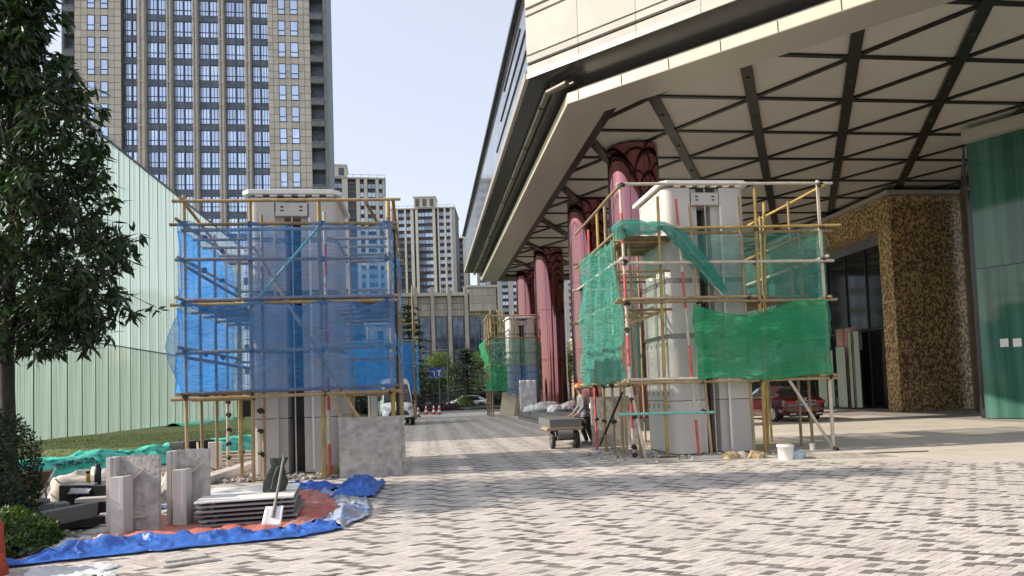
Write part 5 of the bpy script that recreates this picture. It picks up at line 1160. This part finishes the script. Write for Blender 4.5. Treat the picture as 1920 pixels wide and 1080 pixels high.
ball_bush('clipped_hedge', 'low dark hedge mound at the end of the driveway', 'hedge', (5.2, 65.0, 0), 3.6, .9, .55, 2600, .14, M_hedge, 14)
ball_bush('clipped_hedge', 'dark hedge mound between the cones and van', 'hedge', (-1.6, 66, 0), 1.6, 1.2, 2.0, 2000, .16, M_hedge, 15)
ball_bush('clipped_hedge', 'dark hedge mound under the dark trees left', 'hedge', (-6.0, 66, 0), 3.0, 1.2, 2.6, 2600, .18, M_hedge, 16)
b = MB()
for i in range(2600): p = Vector((U(-1.6,2.8), U(62.4,64.2), U(.1,.75))); leaf(b, p, rv() + Vector((0,0,1)), rv(), .16, .08)
tag(b.build('purple_groundcover', leafmat('purple_leaf', (.12,.05,.075))), kind='stuff')
sheet('planting_bed', [(-60,62.0),(60,62.0),(60,66.5),(-60,66.5)], .02, M_soil); sheet('verge', [(-60,80),(60,80),(60,109),(-60,109)], .01, M_lawn)
K = thing('kerb', 'far kerb where the paved driveway meets the planting bed', 'kerb', (-4.4, 61.8, 0))
for q in range(14): MB().box(q*2+.01, q*2+1.99, 0, .18, 0, .14).build('kerb_stone', M_clad, K)
# street furniture beyond
M_hoard = mat('grey_hoarding', (.22,.23,.24), rough=.7, var=.1, scale=1)
HO = thing('site_hoarding', 'grey metal site hoarding behind the cedar and white car', 'hoarding', (1.4, 74.5, 0))
for q in range(6): MB().box(q*1.1+.01, q*1.1+1.09, 0, .06, .15, 1.95).build('panel', M_hoard, HO)
MB().box(-.8, .0, -.1, .0, .1, 2.3).build('green_panel', mat('green_sign', (.06,.20,.09), rough=.5), HO)
LP = thing('lamp_post', 'slim dark lamp post at the driveway end', 'lamp post', (2.2, 66.8, 0)); b = MB(); b.tube((0,0,0),(0,0,6.0),.11,.08,10); b.build('post', M_frame, LP); b = MB(); b.tube((0,0,5.9),(-7.5,0,5.3),.045,.035,6); b.build('arm', M_bal, LP)
M_sblue = mat('sign_blue', (.01,.07,.42), rough=.4, var=.05)
SG = thing('lane_sign', 'blue lane arrow sign with white arrows before the trees', 'road sign', (.9, 60.5, 0)); MB().box(-.53,.53,0,.04,3.06,3.95).build('plate', M_sblue, SG)
b = MB(); 
def fl(x0,x1,z0,z1): b.add([(x0,-.004,z0),(x1,-.004,z0),(x1,-.004,z1),(x0,-.004,z1)], [(0,1,2,3)])
fl(-.14,-.07,3.2,3.55); fl(-.32,-.07,3.60,3.66); fl(.26,.35,3.2,3.62); fl(.16,.45,3.62,3.72)
for z in (3.16,3.36,3.56,3.76): fl(.03,.06,z,z+.1); fl(.46,.50,z,z+.1); fl(-.50,-.46,z,z+.1)
fl(-.5,.5,3.09,3.11); b.build('white_marks', M_wpaint, SG)
b = MB(); b.tube((.3,.1,0),(.3,.1,4.0),.05,.05,8); b.tube((-.5,.1,3.2),(.5,.1,3.2),.03,.03,6); b.tube((-.5,.1,3.8),(.5,.1,3.8),.03,.03,6); b.build('post', M_bal, SG)
HU = thing('slatted_hut', 'low dark slatted hut beyond the end of the glass wall', 'hut', (-17.4, 63, 0)); MB().box(.05,3.4,.05,2.5,0,1.95).build('wall', M_black, HU)
for q in range(7): MB().box(0,3.45,0,.05,.1+q*.27,.28+q*.27).build('slat', M_beam, HU)
MB().box(-.2,3.6,-.2,2.7,1.96,2.08).build('roof', M_beam, HU)
OB = thing('brick_building', 'small orange building far away between the rose columns', 'building', (37, 165, 0)); MB().box(0,9,0,8,0,14).build('wall', mat('orange_wall', (.42,.24,.13), rough=.85, var=.08), OB); MB().box(-.3,9.3,-.3,8,14,14.5).build('cornice', M_aston, OB)
for q in range(3): MB().box(1.2+q*2.6,2.6+q*2.6,-.06,-.01,9,11.4).build('window', M_podg, OB)
# ================================================================ VEHICLES
M_carred = mat('car_red', (.075,.006,.010), rough=.22, var=.05, coat=.8, metal=.2); M_carwhite = mat('car_white', (.75,.75,.74), rough=.25, var=.03, coat=.6)
M_cglass = mat('car_glass', (.02,.024,.025), rough=.06, spec=.8); M_lampr = mat('tail_lamp', (.30,.01,.01), rough=.15, coat=.6); M_lampw = mat('head_lamp', (.5,.5,.48), rough=.1, metal=.5); M_plate = mat('plate_blue', (.01,.06,.42), rough=.35)
def loft(b, st, fn, matf=None, caps=True):
    rings = [fn(*s) for s in st]; n = len(rings[0]); vs = [p for r in rings for p in r]; base = b.mi
    for k in range(len(st)-1):
        for i in range(n):
            b.mi = matf(k, i, n) if matf else base; j = (i+1) % n
            q = [rings[k][i], rings[k][j], rings[k+1][j], rings[k+1][i]]
            b.add(q, [(0,1,2,3)])
    b.mi = base
    if caps: b.add(rings[0], [tuple(range(n))[::-1]]); b.add(rings[-1], [tuple(range(n))])
def smooth(o, weld=True, sub=0):
    if weld: md = o.modifiers.new('Weld', 'WELD'); md.merge_threshold = .002
    if sub: md = o.modifiers.new('Sub', 'SUBSURF'); md.levels = sub; md.render_levels = sub
    for p in o.data.polygons: p.use_smooth = True
    return o
def rsec(y, w_, z0, z1, crown=.03):
    r = min(.12, (z1-z0)*.3); zs = (z0+z1)/2
    return [Vector(p) for p in ((-w_+r, y, z0), (-w_*.985, y, z0+r), (-w_, y, zs), (-w_*.975, y, z1-r), (-w_+r*1.1, y, z1), (0, y, z1+crown), (w_-r*1.1, y, z1), (w_*.975, y, z1-r), (w_, y, zs), (w_*.985, y, z0+r), (w_-r, y, z0), (0, y, z0-.01))]
def sedan(label, loc, rz, paint, plate='', group=None):
    t = thing('parked_car', label, 'car', loc, rz, group)
    b = MB(); loft(b, [(-2.36,.70,.38,.78,.02),(-2.32,.84,.30,.95,.02),(-2.15,.90,.25,1.05,.02),(-1.6,.925,.22,1.03,.02),(-.8,.93,.21,.97,.02),(.3,.93,.21,.94,.02),(1.1,.925,.22,.93,.03),(1.75,.90,.24,.86,.04),(2.15,.84,.28,.74,.04),(2.34,.72,.34,.62,.02)], rsec); smooth(b.build('body', paint, t), sub=1)
    def gsec(y, wb, wt, zb, zt): return [Vector(p) for p in ((-wb,y,zb),(-(wb+wt)/2-.02,y,(zb+zt)/2),(-wt,y,zt-.05),(-wt+.1,y,zt),(wt-.1,y,zt),(wt,y,zt-.05),((wb+wt)/2+.02,y,(zb+zt)/2),(wb,y,zb))]
    def gm(k, i, n): return 1 if ((k == 0 or k >= 4) and 2 <= i <= 4) or (i in (0,1,5,6) and 1 <= k <= 3) else 0
    b = MB(); loft(b, [(-2.0,.74,.70,1.02,1.05),(-1.25,.80,.60,.98,1.40),(-.5,.83,.62,.95,1.46),(.15,.83,.62,.94,1.46),(.55,.82,.60,.93,1.40),(1.38,.76,.70,.93,.96)], gsec, gm); smooth(b.build('cabin', [paint, M_cglass], t))
    for sx_ in (-1, 1):
        for y in (-1.42, 1.40):
            b = MB(); b.lathe([(.37,-.02),(.37,.02)], 24, M=Matrix.Translation((sx_*.905,y,.34)) @ Matrix.Rotation(pi/2,4,'Y')); b.build('wheel_arch', M_black, t); tyre(t, (sx_*.84,y,.33), .33, .21)
        b = MB(); b.box(sx_*.63-.22, sx_*.63+.22, -2.375, -2.25, .74, .86); b.build('tail_light', M_lampr, t, bevel=.03)
        b = MB(); b.box(sx_*.64-.17, sx_*.64+.17, 2.15, 2.33, .58, .68); b.build('headlight', M_lampw, t, bevel=.03)
        b = MB(); b.box(sx_*.93-.0, sx_*.93+sx_*.14 if sx_ > 0 else sx_*.93+.0, .62, .74, .96, 1.08) if sx_ > 0 else b.box(-1.07, -.93, .62, .74, .96, 1.08); b.build('mirror', paint, t, bevel=.03)
        b = MB(); b.box(sx_*.55-.13, sx_*.55+.13, -2.37, -2.3, .30, .36); b.build('exhaust_trim', M_steel, t, bevel=.015)
        for y in (-.45,.62): MB().box(sx_*.932-.004, sx_*.932+.004, y, y+.012, .3, .93).build('door_seam', M_black, t)
        for y in (-.35,.5): MB().box(sx_*.935-.01, sx_*.935+.012, y-.2, y, .80, .83).build('door_handle', paint, t)
        MB().box(sx_*.80-.02 , sx_*.80+.03, -.42, -.36, .96, 1.36).build('pillar', M_black, t)
    MB().box(-.70,.70,-2.36,-2.3,.235,.33).build('bumper', M_black, t); MB().box(-.33,.33,-2.372,-2.34,.60,.80).build('plate_recess', M_black, t)
    p = MB().box(-.22,.22,-2.388,-2.373,.63,.77).build('number_plate', M_plate, t)
    if plate: o = ob('plate_text', text_mesh(plate, .115), p, (0,-2.390,.70), (pi/2,0,0)); o.data.materials.clear(); o.data.materials.append(M_wpaint)
    MB().box(-.42,.42,-2.385,-2.30,.845,.862).build('chrome_strip', M_steel, t)
    b = MB(); b.lathe([(.045,0),(.04,.012)], 14, M=Matrix.Translation((0,-2.345,.93)) @ Matrix.Rotation(pi/2,4,'X')); b.build('badge', M_steel, t)
    return t
sedan('dark red saloon car parked facing away by the hotel entrance', (15.05, 28.45, 0), 0, M_carred, '浙A·Z01W2')
sedan('small white car passing on the road behind the lamp post', (4.0, 70.0, -.03), radians(95), M_carwhite)
# van
V_ = thing('white_van', 'white high roof minivan facing the camera behind the stone slab', 'van', (-1.72, 39.9, 0), pi + radians(7)); V_.scale = (1.0, 1.0, 1.13)
def vsec(y, w_, z0, z1, wt): 
    return [Vector(p) for p in ((-w_+.08,y,z0),(-w_,y,z0+.1),(-w_,y,lerp(z0,z1,.48)),(-lerp(w_,wt,.55),y,lerp(z0,z1,.72)),(-wt,y,z1-.12),(-wt+.14,y,z1),(0,y,z1+.03),(wt-.14,y,z1),(wt,y,z1-.12),(lerp(w_,wt,.55),y,lerp(z0,z1,.72)),(w_,y,lerp(z0,z1,.48)),(w_,y,z0+.1),(w_-.08,y,z0),(0,y,z0))]
b = MB(); loft(b, [(-2.2,.80,.45,1.9,.62),(-2.12,.86,.32,2.22,.72),(-1.2,.88,.28,2.32,.76),(.2,.88,.28,2.32,.76),(.75,.88,.28,2.24,.73),(1.02,.88,.28,2.05,.70)], vsec); smooth(b.build('body', M_carwhite, V_), sub=1)
b = MB(); loft(b, [(.98,.88,.28,1.28,.84),(1.45,.885,.28,1.16,.82),(1.85,.87,.29,1.02,.76),(2.1,.82,.33,.90,.66),(2.2,.70,.40,.78,.52)], vsec); smooth(b.build('bonnet', M_carwhite, V_), sub=1)
b = MB(); b.add([(-.76,1.55,1.16),(.76,1.55,1.16),(.62,1.00,1.98),(-.62,1.00,1.98)], [(0,1,2,3)]); b.build('windscreen', M_cglass, V_, solid=.01)
b = MB(); b.add([(-.80,1.52,1.14),(-.76,1.55,1.16),(-.62,1.0,1.98),(-.70,.98,2.0),(-.76,.9,1.2)], [(0,1,2,3),(0,3,4)]); b.add([(.80,1.52,1.14),(.76,1.55,1.16),(.62,1.0,1.98),(.70,.98,2.0),(.76,.9,1.2)], [(0,3,2,1),(0,4,3)]); b.build('windscreen_pillar', M_carwhite, V_, solid=.02)
b = MB(); b.add([(-.5,1.58,1.19),(-.05,1.575,1.19),(-.05,1.573,1.21),(-.5,1.578,1.21)], [(0,1,2,3)]); b.path([(-.5,1.58,1.17),(.0,1.57,1.2)], .012, 5); b.path([(.1,1.58,1.17),(.6,1.57,1.2)], .012, 5); b.build('wiper', M_black, V_)
for sx_ in (-1, 1):
    b = MB(); P = [(sx_*.80,2.02,.98),(sx_*.50,2.17,.86),(sx_*.52,2.19,.74),(sx_*.84,2.03,.80)]; b.add(P, [(0,1,2,3)] if sx_ > 0 else [(3,2,1,0)]); b.build('headlight', M_lampw, V_, solid=.04)
    b = MB(); b.box(sx_*.90-.1 if sx_ < 0 else .90, sx_*.90 if sx_ < 0 else 1.0, 1.0, 1.12, 1.18, 1.42); b.build('mirror', M_black, V_, bevel=.03)
    for (y0, y1) in ((.30,.92),(-.75,.20),(-1.95,-.85)):
        b = MB(); P = [(sx_*.893,y0,1.26),(sx_*.893,y1,1.26),(sx_*.80,y1-.04,1.86),(sx_*.80,y0+.04,1.86)]; b.add(P, [(0,1,2,3)]); b.build('side_window', M_cglass, V_, solid=.02)
    for y in (.25,-.8): MB().box(sx_*.885-.006, sx_*.885+.006, y, y+.015, .35, 1.24).build('door_seam', M_black, V_)
    for y in (-1.35,1.45):
        b = MB(); b.lathe([(.36,-.02),(.36,.02)], 24, M=Matrix.Translation((sx_*.87,y,.34)) @ Matrix.Rotation(pi/2,4,'Y')); b.build('wheel_arch', M_black, V_); tyre(V_, (sx_*.80,y,.31), .31, .2)
G_ = MB(); G_.add([(-.42,2.215,.72),(.42,2.215,.72),(.56,2.19,.50),(-.56,2.19,.50)], [(0,3,2,1)]); G_ = G_.build('grille', M_black, V_, solid=.03)
for q in range(4): MB().box(-.46,.46,2.225,2.24,.53+q*.05,.545+q*.05).build('grille_bar', M_handle, G_)
MB().box(-.78,.78,2.02,2.16,.29,.42).build('bumper', M_black, V_, bevel=.04)
# ================================================================ WORKER
def skin(name, V, E_, R_, m, parent, sub=2, root=0):
    me = bpy.data.meshes.new(name); me.from_pydata(V, E_, []); o = ob(name, me, parent); me.materials.append(m)
    md = o.modifiers.new('Skin', 'SKIN'); md.use_smooth_shade = True
    for i, r in enumerate(R_): me.skin_vertices[0].data[i].radius = (r, r) if not isinstance(r, tuple) else r
    for i in range(len(V)): me.skin_vertices[0].data[i].use_root = (i == root)
    s_ = o.modifiers.new('Sub', 'SUBSURF'); s_.levels = sub; s_.render_levels = sub
    return o
M_skin = mat('skin', (.36,.22,.15), rough=.55, var=.05); M_shirt = mat('grey_shirt', (.15,.145,.16), rough=.85, c2=(.24,.235,.25), scale=14, stretch=(6,6,.6)); M_trou = mat('dark_trousers', (.022,.02,.022), rough=.85); M_shoe = mat('grey_shoe', (.25,.24,.23), rough=.7); M_helm = mat('orange_helmet', (.75,.16,.04), rough=.35, coat=.3); M_hair = mat('black_hair', (.012,.01,.01), rough=.6)
WK = thing('person', 'worker in orange helmet, grey striped shirt and dark trousers holding the cart load', 'person', (4.60, 19.9, 0), 0); WK.scale = (1.08, 1.16, 1.0)
# faces -x (towards the cart), trunk leaning forward
J = dict(pel=(0.0,0,.90), sp1=(-.02,0,1.06), sp2=(-.055,0,1.23), chest=(-.085,0,1.36), neck=(-.11,0,1.46), hd0=(-.125,0,1.53), hd1=(-.14,0,1.61), hd2=(-.145,0,1.68),
 shl=(-.09,.18,1.39), ell=(-.10,.24,1.11), wrl=(-.26,.23,.92), hal=(-.31,.22,.87), shr=(-.09,-.18,1.39), elr=(-.08,-.24,1.11), wrr=(-.24,-.22,.92), har=(-.30,-.21,.87),
 hil=(.01,.09,.87), knl=(-.06,.10,.48), anl=(.06,.11,.09), fol=(-.10,.12,.035), hir=(.01,-.09,.87), knr=(.05,-.10,.47), anr=(.16,-.11,.10), for_=(.01,-.12,.035))
def body(names, edges, rad): 
    ix = {n_: i for i, n_ in enumerate(names)}; return [J[n_] for n_ in names], [(ix[a], ix[c]) for a, c in edges], [rad[n_] for n_ in names]
rad = dict(pel=(.125,.10), sp1=(.12,.10), sp2=(.135,.11), chest=(.14,.115), neck=.05, hd0=.062, hd1=.092, hd2=.085, shl=.06, ell=.042, wrl=.028, hal=(.038,.022), shr=.06, elr=.042, wrr=.028, har=(.038,.022), hil=.085, knl=.055, anl=.036, fol=.035, hir=.085, knr=.055, anr=.036, for_=.035)
nm = ['pel','sp1','sp2','chest','neck','hd0','hd1','hd2','shl','ell','wrl','hal','shr','elr','wrr','har','hil','knl','anl','fol','hir','knr','anr','for_']
ed = [('pel','sp1'),('sp1','sp2'),('sp2','chest'),('chest','neck'),('neck','hd0'),('hd0','hd1'),('hd1','hd2'),('chest','shl'),('shl','ell'),('ell','wrl'),('wrl','hal'),('chest','shr'),('shr','elr'),('elr','wrr'),('wrr','har'),('pel','hil'),('hil','knl'),('knl','anl'),('anl','fol'),('pel','hir'),('hir','knr'),('knr','anr'),('anr','for_')]
Vb, Eb, Rb = body(nm, ed, rad)
def slim(n_, r):      # the body sits inside its clothes
    r = r if isinstance(r, tuple) else (r, r)
    k = .5 if n_ in ('pel','sp1','hil','hir') else .78 if n_ in ('sp2','chest') else 1
    return (r[0]*k, r[1]*k)
Rb = [slim(n_, r) for n_, r in zip(nm, Rb)]
for hnd, sg in (('hal',1),('har',-1)):
    h = Vector(J[hnd]); hi_ = nm.index(hnd)
    for q, (dy, ln) in enumerate(((.030,.07),(.011,.08),(-.009,.075),(-.028,.06))):
        a_ = h + Vector((-.03, dy, .0)); c_ = a_ + Vector((-ln*.6, 0, -.012)); e_ = c_ + Vector((-ln*.3, 0, -.03)); i0 = len(Vb); Vb += [tuple(a_), tuple(c_), tuple(e_)]; Eb += [(hi_, i0), (i0, i0+1), (i0+1, i0+2)]; Rb += [(.010,.010),(.009,.009),(.008,.008)]
    a_ = h + Vector((.0, -sg*.035, .0)); c_ = a_ + Vector((-.04, -sg*.015, -.01)); i0 = len(Vb); Vb += [tuple(a_), tuple(c_)]; Eb += [(hi_, i0), (i0, i0+1)]; Rb += [(.012,.012),(.009,.009)]
skin('body', Vb, Eb, Rb, M_skin, WK)
def grow(n_, e_, k, name, m, over=None):
    r2 = {a: (tuple(x+k for x in rad[a]) if isinstance(rad[a], tuple) else rad[a]+k) for a in n_}
    if over: r2.update(over)
    V2, E2, R2 = body(n_, e_, r2); return skin(name, V2, E2, R2, m, WK)
J['hem'] = (.01,0,.84); rad['hem'] = (.165,.14); J['cfl'] = tuple(Vector(J['ell']).lerp(Vector(J['wrl']), .88)); J['cfr'] = tuple(Vector(J['elr']).lerp(Vector(J['wrr']), .88)); rad['cfl'] = rad['cfr'] = .034
grow(['pel','sp1','sp2','chest','shl','ell','cfl','shr','elr','cfr','hem'], [('pel','sp1'),('sp1','sp2'),('sp2','chest'),('chest','shl'),('shl','ell'),('ell','cfl'),('chest','shr'),('shr','elr'),('elr','cfr'),('pel','hem')], .018, 'shirt', M_shirt, {'chest': (.165,.135), 'shl': .078, 'shr': .078})
J['wst'] = (-.012,0,1.0); rad['wst'] = (.12,.10)
grow(['pel','wst','hil','knl','anl','hir','knr','anr'], [('pel','wst'),('pel','hil'),('hil','knl'),('knl','anl'),('pel','hir'),('hir','knr'),('knr','anr')], .022, 'trousers', M_trou)
for a_, c_ in (('anl','fol'),('anr','for_')):
    p, q = Vector(J[a_]), Vector(J[c_]); skin('shoe', [tuple(p + Vector((.03,0,-.045))), tuple(p + Vector((-.04,0,-.045))), tuple(q)], [(0,1),(1,2)], [.045,.05,.042], M_shoe, WK)
hc = Vector((-.143,0,1.645))
b = MB(); b.grid(lambda a, q: (hc.x + .012 + .098*cos(a*2*pi)*cos(q*pi/2), hc.y + .092*sin(a*2*pi)*cos(q*pi/2), hc.z - .035 + .13*sin(q*pi/2)), 20, 8); b.build('hair', M_hair, WK)
b = MB(); b.grid(lambda a, q: (hc.x + .135*cos(a*2*pi)*cos(q*pi/2)**.8, hc.y + .118*sin(a*2*pi)*cos(q*pi/2)**.8, hc.z + .03 + .12*sin(q*pi/2)), 24, 8); hl = b.build('helmet', M_helm, WK)
b = MB(); b.prism([(hc.x - .10 - .10*cos(a), hc.y + .11*sin(a)) for a in [-pi/2 + pi*i/10 for i in range(11)]], hc.z+.027, hc.z+.037); b.build('peak', M_helm, hl)
b = MB(); b.box(hc.x-.10, hc.x+.10, -.012, .012, hc.z+.13, hc.z+.157); b.build('ridge', M_helm, hl)
b = MB(); b.path([(hc.x-.105,0,hc.z-.02),(hc.x-.13,0,hc.z-.045),(hc.x-.105,0,hc.z-.05)], [.01,.014,.01], 6); b.build('nose', M_skin, WK)
for sy in (-1, 1):
    b = MB(); b.lathe([(.008,0),(.008,.006)], 8, M=Matrix.Translation((hc.x-.098, sy*.033, hc.z-.012)) @ Matrix.Rotation(-pi/2,4,'Y')); b.build('eye', M_black, WK)
    b = MB(); b.box(hc.x+.0, hc.x+.035, sy*.088-.008, sy*.088+.008, hc.z-.055, hc.z+.005); b.build('ear', M_skin, WK, bevel=.006)
MB().box(hc.x-.108, hc.x-.098, -.025, .025, hc.z-.078, hc.z-.070).build('mouth', M_carred, WK)
